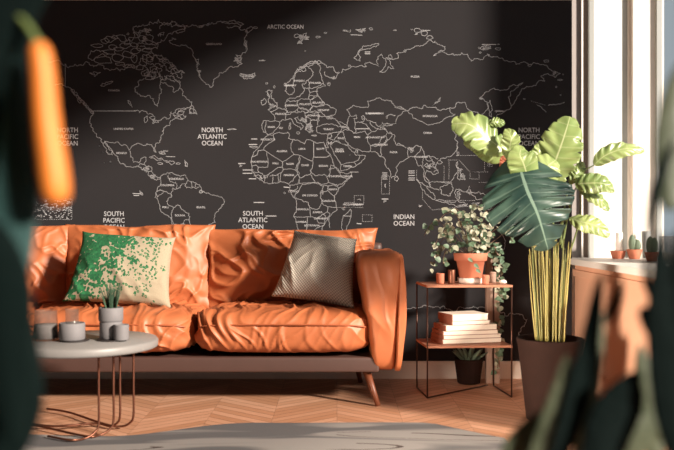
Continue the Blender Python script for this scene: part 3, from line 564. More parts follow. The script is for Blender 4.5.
ocean(['SOUTH', 'PACIFIC', 'OCEAN'], 114, 214); ocean(['SOUTH', 'ATLANTIC', 'OCEAN'], 253, 213.6); ocean(['INDIAN', 'OCEAN'], 404, 217); ocean(['NORTH', 'PACIFIC', 'OCEAN'], 529, 130.3)
bm = bmesh.new()
for s, x, y in (('CANADA',114,90.5),('UNITED STATES',123.5,129),('MEXICO',121.5,153.2),('GREENLAND',214,44.2),('ICELAND',248.5,76.3),('BRAZIL',201,207.4),('BOLIVIA',180,215.5),('PERU',165.5,207.4),('COLOMBIA',167.5,185.3),('VENEZUELA',176.5,179),
    ('ALGERIA',282,151.3),('LIBYA',302,149),('EGYPT',320.5,149),('NIGER',290,164),('CHAD',305,165.3),('SUDAN',323.3,166),('MALI',275.5,163.5),('MAURITANIA',259.5,161.8),('NIGERIA',289,175.2),('ETHIOPIA',334.6,176.4),('ANGOLA',303,209.4),('NAMIBIA',301,222),('TANZANIA',328.5,201),('SOMALIA',347,176.5),('KENYA',333,189.5),('ZAMBIA',317.5,212.3),
    ('SAUDI',339.5,149.5),('ARABIA',339.5,151.5),('YEMEN',347.5,166.4),('IRAQ',340.8,138.3),('IRAN',357,137.2),('TURKEY',328.5,129.4),('UKRAINE',323.5,110.2),('POLAND',305,104.3),('GERMANY',292,105.5),('FRANCE',280.5,114),('SPAIN',271.3,127.2),('NORWAY',290,85.6),('SWEDEN',299,81),('FINLAND',315.2,83),('BELARUS',318,102.8),('ROMANIA',313.8,115.6),
    ('RUSSIA',415,76.7),('KAZAKHSTAN',374.5,113.5),('MONGOLIA',430,116.2),('CHINA',427.5,133),('INDIA',393.5,152.3),('PAKISTAN',381,144.8),('AFGHANISTAN',375,137.5),('MOROCCO',268,139.6),('DR CONGO',310,195.5),('CONGO',293.5,191.5),('MOZAMBIQUE',352,204.6),('ZIMBABWE',321,218.5),('BOTSWANA',312,225.6),('JAPAN',500,111.3),('MYANMAR',421,157)):
    bm = bmesh.new(); bm.from_mesh(text(s, x, y, 1.9, .0002)); link('country_name', bm, M['ink'], mural, smooth=False, recalc=False)

# ------------------------------------------------------------------ rug
bm = bmesh.new()
top = []; N = 60
x0, x1 = -2.4, .70
for k, z in ((0, 0.001), (1, 0.010)):
    ring = []
    for i in range(N+1):
        x = x0+(x1-x0)*i/N; u_ = min(1, max(0, (x+.95)/.6)); e_ = min(1, max(0, (x-.42)/.28)); ring.append(bm.verts.new((x, 3.60+.23*u_*u_*(3-2*u_)-.27*e_+.03*noise.noise(Vector((x*2.6, 3, 0))), z)))
    for i in range(N+1):
        x = x1+(x0-x1)*i/N; ring.append(bm.verts.new((x-(.0), 2.2, z)))
    top.append(ring)
bm.faces.new(top[0]); bm.faces.new(top[1]); n_ = len(top[0])
for i in range(n_): bm.faces.new((top[0][i], top[0][(i+1) % n_], top[1][(i+1) % n_], top[1][i]))
tag(link('area_rug', bm, M['rug'], smooth=False), 'cream and grey abstract rug with dark strokes on the wooden floor', 'rug')

# ------------------------------------------------------------------ sofa
S = thing('sofa', (-1.1, 4.6, 0), 'tan leather sofa with wrinkled loose cushions against the map wall', 'sofa')
def smod(p, q):  # front of a seat cushion bellies out
    q = q.copy()
    if p.y < 0: q.y -= .03*(1-p.z**2)*abs(p.y)
    return q
for i, (a, b) in enumerate(((-.712, .172), (-1.605, -.720), (-2.50, -1.613))):
    c = softbox('seat_cushion', a, b, 4.19, 4.86, .262, .475, M['leather'], S, n=6, res=120, seed=3.1+i*5, amp=.019, bulge=.10, mod=smod, f=(17, 2.2, 2.6))
    bm = bmesh.new(); tube(bm, [(a+.03, 4.205, .395), (a+.12, 4.172, .407), ((a+b)/2, 4.158, .412), (b-.12, 4.172, .407), (b-.03, 4.205, .395)], .0045, 6, 8)
    link('piping', bm, M['piping'], c)
for i, (a, b) in enumerate(((-.72, .215), (-1.515, -.715), (-2.33, -1.52))):
    c = pillow('back_cushion', (b-a)+(.03, .045, .05)[i], (.47, .50, .50)[i], .27, M['leather'], Vector(((a+b)/2-(.01, 0, 0)[i], 4.79, (.645, .655, .65)[i])), (-.13, (.012, 0, 0)[i], 0), S, seed=20+i*3.7, amp=.036, pull=.035, ears=(.02, .012, .02)[i], res=110, tops=.015)
def arm(x0, x1, sgn):
    def amod(p, q):
        q = q.copy(); t = (p.z+1)/2
        k = .50+.50*min(1, t*1.15)**1.3
        q.x = q.x*k+ sgn*.022*(1-t)
        q.y += -.03*t*(1 if p.y < 0 else 0)
        return q
    o = softbox('armrest', x0, x1, 4.20, 4.95, .165, .765, M['leather'], S, n=8, res=70, seed=41, amp=.009, mod=amod, f=(9, 5, 1.8))
    return o
a1 = arm(.10, .330, 1)
o = softbox('outer_panel', .286, .336, 4.175, 4.95, .165, .755, M['leather'], S, n=9, res=50, seed=51, amp=.007, f=(5, 5, 2), mod=lambda p, q: Vector((q.x*(.6+.4*math.sin((p.z+1)*PI/2)**2)+.018*math.sin((p.z+1.1)*PI/2.4)-.012*(1-(p.z+1)/2), q.y, q.z)))
a2 = arm(-2.72, -2.52, -1)
bm = bmesh.new(); box(bm, -2.66, .21, 4.22, 4.93, .168, .243, bev=.012); link('base_rail', bm, M['leather_base'], S)
bm = bmesh.new(); box(bm, -2.66, .26, 4.86, 4.95, .25, .80, bev=.03); link('back_frame', bm, M['leather_base'], S)
for (xt, yt, xb, yb) in ((.145, 4.28, .205, 4.22), (.10, 4.84, .135, 4.86), (-2.5, 4.28, -2.56, 4.22), (-2.5, 4.84, -2.53, 4.86)):
    bm = bmesh.new(); tube(bm, [(xt, yt, .175), ((xt+xb)/2, (yt+yb)/2, .088), (xb, yb, 0.001)], lambda s: .021-.008*s, 14); link('leg', bm, M['walnut'], S)

# throw pillows
p1 = pillow('throw_pillow', .515, .385, .19, M['print'], P(123, 269, 4.46), (-.42, .07, .02), seed=5, amp=.010, pull=.05, ears=.04, taper=.06); tag(p1, 'cream throw pillow with green leafy print on the left of the sofa', 'pillow')
p2 = pillow('throw_pillow', .385, .375, .22, M['weave'], P(319, 268, 4.49), (-.38, .14, -.10), seed=9, amp=.012, pull=.05, ears=.03, taper=.13); tag(p2, 'plain grey beige woven throw pillow beside the right armrest', 'pillow')

# ------------------------------------------------------------------ coffee table and what stands on it
tc = P(84, 339, 3.60); tz = tc.z
T = thing('coffee_table', (tc.x, 3.60, 0), 'round white coffee table with thin copper wire legs', 'table')
bm = bmesh.new(); R_ = .308; lathe(bm, [(R_-.010, tz-.037), (R_-.002, tz-.033), (R_, tz-.026), (R_, tz-.008), (R_-.006, tz)], tc.x, 3.60, 0, 96); link('tabletop', bm, M['table_white'], T)
def fl(px, py): d = F*H/(py-CY); v = P(px, py, d); v.z = .0205; return v
def wire(px, py, ends):
    a = fl(px, py); pts = [Vector((a.x, a.y, tz-.0365)), Vector((a.x, a.y, .2)), Vector((a.x, a.y, .07))]
    e = [fl(*q) for q in ends]; d = (e[0]-a).normalized()
    pts += [a+d*.018+Vector((0, 0, .014)), a+d*.06-Vector((0, 0, .004))]+e
    bm = bmesh.new(); tube(bm, smoothpts(pts, 5), .0050, 8); link('leg', bm, M['copper'], T)
wire(98.7, 440, [(70, 445), (48, 441)]); wire(113.5, 437, [(85, 441), (40, 431), (18, 428)]); wire(120, 431.5, [(95, 428), (55, 431), (20, 427)]); wire(133.5, 431, [(105, 429), (70, 417), (47, 413)])
def onT(px, py):
    d = F*(H-tz)/(py-CY); return P(px, py, d)
def disc(name, c, r, h, m, label, cat):
    bm = bmesh.new(); lathe(bm, [(r*.92, 0), (r, h*.4), (r, h), (r*.9, h), (0.001, h*.9)], c.x, c.y, c.z, 48); return tag(link(name, bm, m), label, cat)
c = onT(113, 340); disc('coaster', c, .066, .005, M['coaster'], 'dark round coaster under the grey plant pot on the coffee table', 'coaster')
V = thing('potted_plant', (c.x, c.y, c.z), 'small grassy plant in stepped grey stoneware pot on coffee table', 'plant')
bm = bmesh.new(); z = c.z+.0055; vx, vy = c.x-.012, c.y+.012
lathe(bm, [(.044, 0), (.047, .003), (.047, .068), (.045, .072), (.049, .074), (.051, .078), (.051, .128), (.048, .131), (.044, .131), (.044, .112), (.001, .112)], vx, vy, z, 48); link('pot', bm, M['stone'], V)
bm = bmesh.new(); rd = random.Random(4)
for i in range(46):
    a = rd.uniform(0, 2*PI); r0 = rd.uniform(0, .03); L = rd.uniform(.07, .13); o = rd.uniform(.0, .045)
    p0 = Vector((vx+r0*math.cos(a), vy+r0*math.sin(a), z+.11)); p2_ = p0+Vector((math.cos(a)*o, math.sin(a)*o, L))
    tube(bm, [p0, p0.lerp(p2_, .55)+Vector((0, 0, .012)), p2_], lambda s: .0032*(1-s*.85), 5, 4)
link('foliage', bm, M['tuft'], V)
def cup(name, c, r, h, m, label, cat, wall=.004, taper=1.0, n=48):
    bm = bmesh.new(); lathe(bm, [(.001, 0), (r*taper*.95, 0), (r*taper, .004), (r, h-.003), (r-.001, h), (r-wall, h), (r*taper-wall, .008), (.001, .008)], c.x, c.y, c.z, n)
    return tag(link(name, bm, m), label, cat) if label else link(name, bm, m)
c3 = Vector((c.x+.036, c.y-.052, c.z+.0)); c3.z = c.z+.0055
c3.x = c.x+.038; c3.y = c.y-.036
cup('cup', Vector((c.x+.044, c.y-.036, tz+.0056)), .031, .064, M['stone'], 'small grey cup set against the stepped pot on coffee table', 'cup')
c = onT(72, 341); disc('coaster', c+Vector((.012, 0, 0)), .058, .005, M['coaster'], 'dark round coaster under the grey tumbler on the coffee table', 'coaster')
G = thing('tumbler', c, 'grey stoneware tumbler with clear glass rising above its rim', 'cup')
bm = bmesh.new(); z = c.z+.0055; lathe(bm, [(.001, 0), (.049, 0), (.053, .004), (.053, .068), (.050, .071), (.046, .071), (.044, .02), (.001, .02)], c.x, c.y, z, 48); link('bowl', bm, M['stone'], G)
bm = bmesh.new(); lathe(bm, [(.001, .021), (.026, .021), (.028, .025), (.028, .128), (.0265, .128), (.0265, .026), (.001, .025)], c.x, c.y, z, 40); link('glass', bm, M['glass'], G)
c = onT(46, 340); J = thing('glass_jug', c, 'short clear glass jug half filled with grey on coffee table', 'jug')
bm = bmesh.new(); lathe(bm, [(.001, 0), (.050, 0), (.055, .006), (.050, .06), (.045, .118), (.047, .124), (.0455, .124), (.0435, .118), (.0485, .06), (.0525, .008), (.001, .005)], c.x, c.y, c.z+.0005, 48); link('glass_body', bm, M['glass'], J)
bm = bmesh.new(); lathe(bm, [(.001, .0075), (.049, .0085), (.0465, .058), (.046, .066), (.001, .066)], c.x, c.y, c.z+.0005, 40); link('filling', bm, M['stone'], J)
bm = bmesh.new(); tube(bm, [Vector((c.x-.045, c.y, c.z+.11)), Vector((c.x-.068, c.y, c.z+.105)), Vector((c.x-.074, c.y, c.z+.07)), Vector((c.x-.05, c.y, c.z+.045))], .0035, 8, 6); link('handle', bm, M['glass'], J)

# ------------------------------------------------------------------ side table
FL, FR, BR, BL = Vector((.468, 4.40, 0)), Vector((.908, 4.42, 0)), Vector((.872, 4.73, 0)), Vector((.440, 4.68, 0))
ctr = (FL+FR+BR+BL)/4
ST = thing('side_table', ctr, 'slim two-tier side table with wire frame and copper shelves', 'table')
def rod(name, a, b, r=.0042, m=None): bm = bmesh.new(); tube(bm, [a, b], r, 8); return link(name, bm, m or M['dark_copper'], ST)
TZ = .588; LZ = .274
for q in (FL, FR, BR, BL): rod('leg', q+Vector((0, 0, .0045)), q+Vector((0, 0, TZ-.012)))
up = Vector((0, 0, .006))
rod('floor_rail', BL+up, FL+up); rod('floor_rail', FL+up, BR+up+Vector((-.03, .02, 0))); rod('floor_rail', BR+up, FR+up)
def shelf(z, t=.012):
    bm = bmesh.new(); ps = [(q-ctr)*1.02+ctr for q in (FL, FR, BR, BL)]
    lo = [bm.verts.new((q.x, q.y, z-t)) for q in ps]; hi = [bm.verts.new((q.x, q.y, z)) for q in ps]
    bm.faces.new(lo); bm.faces.new(hi)
    for i in range(4): bm.faces.new((lo[i], lo[(i+1) % 4], hi[(i+1) % 4], hi[i]))
    link('shelf', bm, M['copper_wood'], ST, smooth=False)
shelf(TZ); shelf(LZ)
# books
bz = LZ+.0005
specs = [(.335, .175, .024, 0, 0), (.33, .175, .020, .000, .015), (.31, .175, .022, -.006, -.02), (.295, .17, .030, -.004, .02), (.22, .17, .020, -.008, .04), (.215, .165, .036, -.016, .10)]
bl = ['thickest-spread brown book at the very bottom of the pile on the side table', 'brown covered book lying second from the bottom of the pile', 'brown covered book lying third from the bottom of the pile', 'brown covered book lying third from the top of the pile', 'short brown book lying just beneath the topmost book', 'topmost thick book of the pile on the lower shelf']
bl[0] = 'widest brown book at the very bottom of the pile on the side table'
for k, (w_, d_, h_, dx, dr) in enumerate(specs):
    ca = .24+dr; cc = Vector((.695+dx, 4.575, bz)); R = Matrix.Translation(cc) @ Matrix.Rotation(ca, 4, 'Z')
    B = thing('book', cc, bl[k], 'book', 'books piled on the side table'); cv = .0025
    def put(name, m, *bx_):
        bm = bmesh.new(); box(bm, *bx_, bev=.0006); bm.transform(R); return link(name, bm, m, B, smooth=False)
    put('pages', M['page'], -w_/2+.004, w_/2-.004, -d_/2+.001, d_/2-.004, cv, h_-cv)
    put('cover', M['page'], -w_/2, w_/2, -d_/2, d_/2, h_-cv, h_); put('cover', M['cover'], -w_/2, w_/2, -d_/2, d_/2, 0, cv)
    put('spine', M['cover'], -w_/2-.002, -w_/2+.003, -d_/2, d_/2, 0, h_)
    bz += h_+.0004
# ---- things on top of the side table
def heart_leaf(bm, p, d, n, L, W):
    d = d.normalized(); s = d.cross(n).normalized(); n = s.cross(d)
    pts = [(0, 0, 0), (.15, .42, .02), (.45, .5, .05), (.8, .25, .02), (1, 0, -.06), (.8, -.25, .02), (.45, -.5, .05), (.15, -.42, .02)]
    vs_ = [bm.verts.new(p+d*a*L+s*b*W+n*c_*L) for a, b, c_ in pts]; m = bm.verts.new(p+d*.45*L-n*.03*L)
    for i in range(8): bm.faces.new((vs_[i], vs_[(i+1) % 8], m))
def P2(px, py, d): return P(px, py, d)
c = Vector(((470.5-CX)*4.55/F, 4.55, TZ+.0006))
IV = thing('potted_ivy', c, 'terracotta pot of variegated trailing ivy on white saucer on side table', 'plant')
bm = bmesh.new(); lathe(bm, [(.001, 0), (.062, 0), (.068, .006), (.070, .030), (.066, .030), (.062, .012), (.001, .012)], c.x, c.y, c.z, 48); link('saucer', bm, M['pebble'], IV)
bm = bmesh.new(); lathe(bm, [(.001, .013), (.055, .013), (.058, .018), (.075, .118), (.083, .120), (.087, .124), (.090, .158), (.087, .162), (.080, .162), (.074, .135), (.001, .135)], c.x, c.y, c.z, 56); link('pot', bm, M['clay'], IV)
bm = bmesh.new(); lathe(bm, [(.001, .140), (.07, .141), (.075, .136)], c.x, c.y, c.z, 40); link('soil', bm, M['soil'], IV)
rd = random.Random(11); vb = bmesh.new(); lb = bmesh.new(); ld = bmesh.new()
def vine(pts, nleaf, lo=.022, hi=.042, dark=.45, spread=.022):
    q = smoothpts(pts, 8); tube(vb, q, .0016, 5)
    for i in range(nleaf):
        t = rd.uniform(.08, 1); p = q[min(len(q)-1, int(t*(len(q)-1)))]
        off = Vector((rd.uniform(-1, 1), rd.uniform(-1, 1), rd.uniform(-1, 1)))*spread
        d = Vector((rd.uniform(-1, 1), rd.uniform(-.8, .3), rd.uniform(-1, .35))); L = rd.uniform(lo, hi)
        heart_leaf(ld if rd.random() < dark else lb, p+off, d, Vector((rd.uniform(-.5, .5), -1, rd.uniform(0, 1))), L, L*rd.uniform(.7, .95))
b0 = Vector((c.x, c.y, c.z+.14))
def cr(px, py, d=4.55): return P(px, py, d)
for pts, nl in ((((462, 240), (452, 225), (443, 228), (435, 246)), 16), (((465, 238), (458, 218), (447, 213), (438, 222)), 16), (((470, 236), (470, 218), (477, 207), (488, 212)), 22), (((473, 238), (482, 222), (490, 214), (495, 224)), 20),
    (((476, 240), (492, 232), (503, 228), (513, 242)), 12), (((468, 236), (464, 222), (462, 214), (455, 208)), 14), (((472, 240), (478, 228), (486, 225), (494, 238)), 20), (((460, 242), (448, 238), (438, 248), (434, 266)), 14), (((464, 242), (452, 246), (445, 252), (443, 264)), 12),
    (((478, 242), (498, 238), (512, 226), (516, 236)), 8), (((470, 240), (472, 230), (466, 226), (470, 218)), 22), (((468, 240), (474, 234), (480, 236), (484, 240)), 20), (((460, 240), (452, 232), (444, 232), (450, 240)), 16), (((462, 240), (440, 222), (430, 226), (424, 236)), 9)):
    dd = rd.uniform(4.46, 4.62); vine([b0]+[cr(px, py, dd+rd.uniform(-.03, .03)) for px, py in pts[1:]], nl)
vine([b0, cr(488, 244, 4.62), cr(496, 252, 4.77), cr(499, 285, 4.785), cr(499, 330, 4.785), cr(497, 374, 4.785)], 88, .026, .044, .75, .020)
vine([b0, cr(490, 246, 4.6), cr(497, 254, 4.765), cr(501, 270, 4.77), cr(503, 300, 4.78)], 46, .028, .046, .7, .024)
for px, py in ((474, 264), (476, 269), (468, 258)):
    heart_leaf(ld, cr(px, py, 4.455), Vector((.6, -.1, -.5)), Vector((0, -1, .3)), .034, .02)
link('stems', vb, M['brown_stem'], IV); link('leaves', lb, M['ivy'], IV, smooth=False); link('leaves', ld, M['ivy_dark'], IV, smooth=False)
def small(px, w, h, m, label, d=4.50, cat='cup', name='cup', ta=.9):
    r = w/2*d/F; cc = Vector(((px-CX)*d/F, d, TZ+.0006)); return cup(name, cc, r, h, m, label, cat, taper=ta, wall=.003)
small(440.5, 9, .055, M['clay'], 'leftmost terracotta cup on the top of the side table', 4.52)
small(451.5, 7.5, .075, M['copper'], 'tall copper cup just left of the ivy pot', 4.50)
small(485.5, 7.5, .050, M['clay'], 'low terracotta cup just right of the ivy pot saucer', 4.46)
small(493, 6.5, .058, M['post'], 'pale wooden cup between the terracotta cup and white pebble', 4.60)
bm = bmesh.new(); bmesh.ops.create_uvsphere(bm, u_segments=24, v_segments=14, radius=1)
pc = Vector(((503-CX)*4.5/F, 4.5, TZ+.0115))
for v in bm.verts: k = 1+.12*noise.noise(v.co*1.3); v.co = pc+Vector((v.co.x*.021*k, v.co.y*.016*k, v.co.z*.0115))
tag(link('pebble', bm, M['pebble']), 'round white pebble at the right end of the side table', 'pebble')
# succulent in the left back of the shelf top
def aloe(bm, c, n, L, r, seed, up=.8, spread=.6):
    rd = random.Random(seed)
    for i in range(n):
        a = i*2.4; s_ = spread*(i/n+.15); d = Vector((math.cos(a)*s_, math.sin(a)*s_, up)).normalized(); LL = L*rd.uniform(.75, 1)
        tube(bm, [c, c+d*LL*.5+Vector((0, 0, -.0)), c+d*LL+Vector((math.cos(a), math.sin(a), .5))*LL*.12], lambda s: r*(1-.9*s*s)*(.8+.3*math.sin(s*PI)), 7, 4)
# wooden post and succulent standing behind the table
bm = bmesh.new(); x_ = (492.5-CX)*4.85/F
box(bm, x_-.038, x_-.004, 4.825, 4.86, .0, .80, bev=.004); box(bm, x_+.004, x_+.038, 4.825, 4.86, 0, .80, bev=.004); box(bm, x_-.038, x_+.038, 4.86, 4.875, 0.02, .78, bev=.003)
tag(link('wooden_post', bm, M['post']), 'pale split wooden post standing on the floor behind the side table', 'post')
cc = Vector(((474-CX)*4.84/F, 4.84, 0)); AL = thing('potted_succulent', cc, 'spiky green succulent in clay pot on the floor behind side table', 'plant')
bm = bmesh.new(); lathe(bm, [(.001, 0), (.058, 0), (.064, .005), (.082, .135), (.085, .140), (.080, .142), (.072, .12), (.001, .12)], cc.x-.03, cc.y-.0, .0, 40); link('pot', bm, M['dark_clay'], AL)
bm = bmesh.new(); aloe(bm, Vector((cc.x-.03, cc.y, .11)), 17, .13, .014, 3, .6, 1.0); link('leaves', bm, M['cactus'], AL)

# ------------------------------------------------------------------ big leafy plant in brown pot
pc = Vector(((550-CX)*3.93/F, 3.93, 0))
BP = thing('potted_monstera', pc, 'tall plant with large lime and dark green leaves in brown pot', 'plant')
bm = bmesh.new(); lathe(bm, [(.001, 0), (.100, 0), (.108, .006), (.118, .10), (.135, .25), (.147, .345), (.153, .372), (.150, .378), (.140, .378), (.132, .345), (.001, .345)], pc.x, pc.y, 0, 72); link('pot', bm, M['dark_clay'], BP)
bm = bmesh.new(); lathe(bm, [(.001, .352), (.12, .350), (.134, .346)], pc.x, pc.y, 0, 40); link('soil', bm, M['soil'], BP)
rd = random.Random(21)
for i in range(64):
    a = rd.uniform(0, 2*PI); r0 = math.sqrt(rd.random()); k = rd.uniform(1.12, 1.5)
    p0 = Vector((pc.x+.070*r0*math.cos(a)+.0, pc.y+.05*r0*math.sin(a), .345)); topz = rd.uniform(.74, .90)
    p1_ = Vector((pc.x+.112*r0*math.cos(a)*1.0, pc.y+.06*r0*math.sin(a), topz))
    bm = bmesh.new(); tube(bm, [p0, p0.lerp(p1_, .5)+Vector((rd.uniform(-.006, .006), 0, 0)), p1_], lambda s: .0042*(1-.55*s), 6, 4)
    link('reed', bm, M['reed'], BP)
def leaf(pts, W, m, parent, nrm=(0, -1, .25), split=0.0, nsplit=6, skew=.35, rip=.006, fold=.12, shape='oval', thick=.0016, nv=6, name='leaf', seed=0, ns=64, nt=10):
    q = smoothpts(pts, 12); L = sum((b-a).length for a, b in zip(q, q[1:])); N0 = Vector(nrm).normalized()
    bm = bmesh.new(); uvl = bm.loops.layers.uv.new('UVMap'); G = []
    rdm = random.Random(seed)
    ofs = {(-1): rdm.random(), (1): rdm.random()}
    for i in range(ns+1):
        s = i/ns; f = s*(len(q)-1); k = min(int(f), len(q)-2); p = q[k].lerp(q[k+1], f-k)
        k0 = max(0, k-2); k1 = min(len(q)-1, k+3); d = (q[k1]-q[k0]).normalized(); sd = d.cross(N0).normalized(); n = sd.cross(d)
        if shape == 'heart': sh = (math.sin(PI*min(1, s*1.0+.0)**.62))**.75 if s < 1 else 0
        elif shape == 'blade': sh = (math.sin(PI*(s*.96+.04)**.8))**.6
        else: sh = (math.sin(PI*(s*.98+.01)**.85))**.62
        row = []
        for j in range(-nt, nt+1):
            t = j/nt; at = abs(t); sg = 1 if t >= 0 else -1
            w_ = W/2*sh
            if split:
                ph = (s*nsplit+ofs[sg]*.5) % 1.0
                notch = max(0, 1-abs(ph-.5)/.15)*split*min(1, s*5)*min(1, (1-s)*5)
                w_ *= (1-notch*min(1, at*1.4))
            lift = -fold*w_*at**1.5+rip*math.sin(2*PI*(nv*(s-.10*at)+.5*noise.noise(Vector((s*4, t, seed)))))*at*sh+.25*rip*math.sin(s*9+t*4+seed)
            back = (-skew*.9*W/2*(1-s)**3*at**1.2 if shape == 'heart' else 0)+skew*w_*at*.8
            row.append(bm.verts.new(p+sd*t*w_+n*lift+d*back))
        G.append(row)
    for i in range(ns):
        for j in range(2*nt):
            try: fc = bm.faces.new((G[i][j], G[i+1][j], G[i+1][j+1], G[i][j+1]))
            except ValueError: continue
            for lp, (a, b) in zip(fc.loops, ((i, j), (i+1, j), (i+1, j+1), (i, j+1))): lp[uvl].uv = (a/ns, b/(2*nt))
    o = link(name, bm, m, parent)
    md = o.modifiers.new('s', 'SOLIDIFY'); md.thickness = thick; md.offset = 0
    return o
def L3(l): return [P(*a) for a in l]
lm, mm = M['lime'], M['monstera']
crown = P(551, 232, 3.93)
leaf(L3([(506, 153, 3.85), (490, 140, 3.83), (470, 125, 3.82), (452, 124, 3.84)]), .165, lm, BP, nrm=(-.1, -1, .5), seed=1, split=.35, nsplit=5)
leaf(L3([(508, 158, 3.92), (494, 152, 3.90), (480, 142, 3.88), (464, 141, 3.9)]), .12, lm, BP, nrm=(0, -1, -.1), seed=2)
leaf(L3([(512, 162, 3.80), (510, 148, 3.78), (511, 138, 3.77), (507, 129, 3.80)]), .085, lm, BP, nrm=(0, -1, .2), seed=3)
leaf(L3([(488, 124, 3.86), (494, 122, 3.85), (500, 122, 3.86), (503, 120, 3.88)]), .05, lm, BP, nrm=(0, -1, .4), seed=31)
leaf(L3([(529, 182, 3.74), (524, 165, 3.72), (520, 155, 3.72), (522, 146, 3.75)]), .135, lm, BP, nrm=(0, -1, .1), seed=4, shape='heart')
leaf(L3([(536, 168, 3.86), (538, 158, 3.86), (540, 150, 3.86), (544, 142, 3.88)]), .07, lm, BP, nrm=(.2, -1, 0), seed=5)
leaf(L3([(546, 190, 3.86), (554, 165, 3.84), (563, 140, 3.84), (570, 117, 3.90)]), .20, lm, BP, nrm=(-.2, -1, .1), seed=6, rip=.007, split=.25, nsplit=6)
leaf(L3([(536, 186, 3.80), (542, 175, 3.79), (548, 166, 3.80), (556, 160, 3.84)]), .15, lm, BP, nrm=(.1, -1, .3), seed=61)
leaf(L3([(570, 184, 3.84), (576, 175, 3.83), (580, 169, 3.84), (583, 162, 3.86)]), .055, lm, BP, nrm=(0, -1, .2), seed=62)
leaf(L3([(594, 165, 3.80), (606, 155, 3.78), (624, 149, 3.78), (644, 150, 3.80)]), .082, lm, BP, nrm=(.15, -1, .5), seed=7)
leaf(L3([(578, 184, 3.80), (590, 183, 3.78), (604, 184, 3.77), (614, 192, 3.78)]), .095, lm, BP, nrm=(.1, -1, .2), seed=8, shape='heart')
leaf(L3([(580, 188, 3.84), (590, 194, 3.82), (600, 200, 3.82), (609, 210, 3.84)]), .07, lm, BP, nrm=(.1, -1, .5), seed=9)
leaf(L3([(570, 218, 3.84), (582, 222, 3.80), (596, 226, 3.79), (609, 236, 3.80)]), .085, lm, BP, nrm=(.1, -1, .2), seed=10)
big = leaf(L3([(520, 168, 3.74), (527, 190, 3.68), (538, 215, 3.67), (548, 250, 3.72)]), .40, mm, BP, nrm=(-.10, -1, .25), split=.80, nsplit=7, nv=8, skew=.45, rip=.008, shape='heart', seed=12, ns=160, nt=14, fold=.22)
big['label'] = 'large dark teal split leaf'
leaf(L3([(500, 176, 3.85), (505, 168, 3.84), (506, 160, 3.85), (503, 155, 3.87)]), .06, M['clay'], BP, seed=13)
for a, b, c_, d_ in (((552, 245), (540, 210), (520, 180), (506, 154)), ((556, 245), (552, 215), (549, 200), (546, 190)), ((560, 245), (565, 205), (572, 180), (594, 165)), ((562, 248), (568, 215), (573, 195), (578, 184)), ((564, 250), (560, 232), (562, 222), (570, 218)), ((566, 262), (574, 240), (580, 215), (580, 188)), ((548, 245), (535, 215), (524, 185), (520, 168)), ((550, 245), (545, 215), (538, 195), (530, 182))):
    bm = bmesh.new(); tube(bm, L3([(a[0], a[1], 3.93), (b[0], b[1], 3.92), (c_[0], c_[1], 3.88), (d_[0], d_[1], 3.83)]), lambda s: .0048-.002*s, 7, 8); link('stem', bm, M['stem'], BP)
bm = bmesh.new(); tube(bm, L3([(556, 335, 3.93), (556, 290, 3.93), (556, 245, 3.93)]), .012, 8, 4); link('stem', bm, M['stem'], BP)

# ------------------------------------------------------------------ things on the window ledge
SZ = .7036
def ledge(px, d): return Vector(((px-CX)*d/F, d, SZ))
c = ledge(618, 4.97); cn = thing('candle_bowl', c, 'white candle in low terracotta bowl on the window ledge', 'candle')
o = cup('bowl', c, .044, .046, M['clay'], None, None, taper=.75); o.parent = cn; o.matrix_parent_inverse = Matrix.Translation(cn.location).inverted()
bm = bmesh.new(); lathe(bm, [(.001, .009), (.020, .009), (.020, .148), (.017, .152), (.001, .152)], c.x+.008, c.y, c.z, 32); link('candle', bm, M['candle'], cn)
def cactus_pot(px, d, r, h, ch, label, seed, m='clay'):
    c = ledge(px, d); t = thing('potted_cactus', c, label, 'plant', )
    bm = bmesh.new(); lathe(bm, [(.001, 0), (r*.62, 0), (r*.66, .003), (r, h), (r*.93, h), (r*.85, h*.8), (.001, h*.8)], c.x, c.y, c.z, 36); link('pot', bm, M[m], t)
    rd = random.Random(seed)
    for k in range(4):
        bm = bmesh.new(); a = k*1.7+seed; x_, y_ = c.x+math.cos(a)*r*.42, c.y+math.sin(a)*r*.35; hh = ch*rd.uniform(.7, 1); rr_ = r*.42
        bmesh.ops.create_uvsphere(bm, u_segments=28, v_segments=14, radius=1)
        for v in bm.verts:
            an = math.atan2(v.co.y, v.co.x); kk = 1+.10*math.cos(an*9); v.co = Vector((x_+v.co.x*rr_*kk, y_+v.co.y*rr_*kk, c.z+h*.75+hh/2+v.co.z*hh/2))
        link('cactus_lobe', bm, M['cactus'], t)
cactus_pot(634.5, 4.93, .046, .055, .10, 'small rounded cactus in terracotta pot beside the candle on ledge', 2)
cactus_pot(652, 4.60, .040, .05, .10, 'grey green cactus further along the ledge behind dark leaves', 5, 'clay')
c = ledge(646, 5.06); cup('vase', c, .026, .16, M['frame_grey'], 'tall grey vase standing behind the cacti on the window ledge', 'vase', taper=.7)
c = ledge(667, 4.35); cup('glass_jar', c, .040, .14, M['glass'], 'clear glass jar on the ledge near the right edge', 'jar', taper=.95)

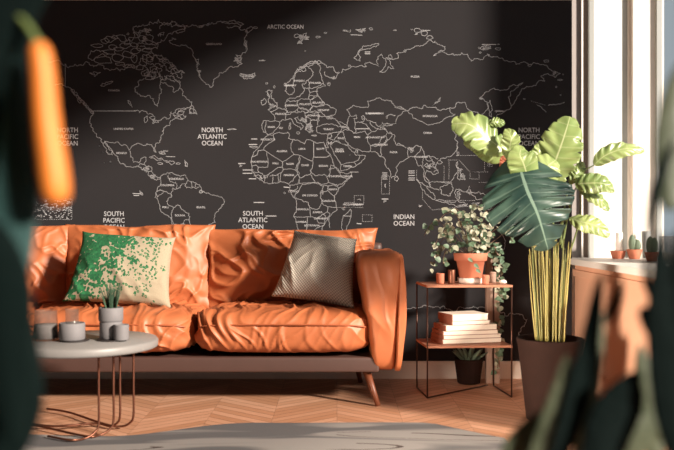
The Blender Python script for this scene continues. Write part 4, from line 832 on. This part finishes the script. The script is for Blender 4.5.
# ------------------------------------------------------------------ foreground plants, close to the lens
def ribbon(pts, W, m, parent, nrm=(0, -1, 0), name='leaf', th=.004, fold=.15, shape='blade'):
    return leaf(pts, W, m, parent, nrm=nrm, thick=th, fold=fold, rip=.001, skew=.1, name=name, shape=shape, ns=30, nt=6)
def px2(l, d): return [P(x, y, d+(o[0] if o else 0)) for x, y, *o in l]
RP = thing('foreground_plant', (.47, 1.15, 0), 'dark long leaved plant close by at the lower right corner', 'plant')
bm = bmesh.new(); lathe(bm, [(.001, 0), (.11, 0), (.12, .01), (.15, .30), (.14, .30), (.12, .26), (.001, .26)], .45, 1.25, 0, 48); link('pot', bm, M['dark_clay'], RP)
dl, sg_ = M['dark_leaf'], M['sage_leaf']
def stemmed(l, W, m, d, **k):
    ribbon(px2(l, d), W, m, RP, **k)
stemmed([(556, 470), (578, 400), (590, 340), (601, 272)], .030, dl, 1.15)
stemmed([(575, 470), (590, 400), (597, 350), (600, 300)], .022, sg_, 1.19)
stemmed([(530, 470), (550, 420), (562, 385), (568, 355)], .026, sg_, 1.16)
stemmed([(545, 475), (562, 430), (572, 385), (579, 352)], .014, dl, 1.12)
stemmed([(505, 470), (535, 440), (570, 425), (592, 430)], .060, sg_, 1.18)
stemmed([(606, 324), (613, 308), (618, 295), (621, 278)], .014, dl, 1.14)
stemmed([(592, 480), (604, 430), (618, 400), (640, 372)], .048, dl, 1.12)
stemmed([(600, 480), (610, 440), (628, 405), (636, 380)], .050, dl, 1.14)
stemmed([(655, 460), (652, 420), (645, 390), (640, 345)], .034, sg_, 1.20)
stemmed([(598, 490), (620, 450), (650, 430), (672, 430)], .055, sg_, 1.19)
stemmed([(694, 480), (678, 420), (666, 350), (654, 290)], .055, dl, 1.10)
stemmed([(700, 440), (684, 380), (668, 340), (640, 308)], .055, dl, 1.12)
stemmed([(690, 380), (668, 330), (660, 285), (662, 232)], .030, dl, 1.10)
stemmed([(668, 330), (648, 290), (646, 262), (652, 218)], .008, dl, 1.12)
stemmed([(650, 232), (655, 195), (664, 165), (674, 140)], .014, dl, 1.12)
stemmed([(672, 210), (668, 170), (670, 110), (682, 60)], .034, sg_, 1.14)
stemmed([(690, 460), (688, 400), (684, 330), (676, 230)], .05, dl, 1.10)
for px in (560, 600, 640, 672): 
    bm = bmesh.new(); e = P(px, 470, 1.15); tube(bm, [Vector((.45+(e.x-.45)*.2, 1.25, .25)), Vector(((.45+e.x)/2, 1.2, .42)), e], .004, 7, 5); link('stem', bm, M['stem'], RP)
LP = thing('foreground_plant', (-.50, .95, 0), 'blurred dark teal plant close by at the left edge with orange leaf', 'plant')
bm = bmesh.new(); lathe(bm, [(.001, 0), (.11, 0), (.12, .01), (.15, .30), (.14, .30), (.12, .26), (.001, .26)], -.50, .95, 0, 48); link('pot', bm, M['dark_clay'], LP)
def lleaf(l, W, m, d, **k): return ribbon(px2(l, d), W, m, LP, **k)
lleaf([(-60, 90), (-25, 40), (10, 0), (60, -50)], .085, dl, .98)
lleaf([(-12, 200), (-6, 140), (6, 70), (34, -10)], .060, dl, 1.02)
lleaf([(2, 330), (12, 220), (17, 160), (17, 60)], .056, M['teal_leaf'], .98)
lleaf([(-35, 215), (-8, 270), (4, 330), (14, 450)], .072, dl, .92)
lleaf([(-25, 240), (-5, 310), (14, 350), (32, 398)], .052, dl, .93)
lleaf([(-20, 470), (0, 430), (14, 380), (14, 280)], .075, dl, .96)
bm = bmesh.new(); tube(bm, px2([(38, 42), (42, 70), (46, 120), (52, 165), (57, 205)], .95), lambda s: .0185*(max(0.02, 1-(2*s-1)**8))**.5*(.64+.36*s), 20, 10)
o = link('leaf', bm, M['orange_leaf'], LP); o['label'] = 'rounded orange leaf'
bm = bmesh.new(); tube(bm, [Vector((-.50, .95, .25)), P(-60, 470, .95), P(-40, 300, .96), P(-30, 120, .98), P(10, 20, .99), P(38, 42, .955)], .004, 8, 8); link('stem', bm, M['stem'], LP)
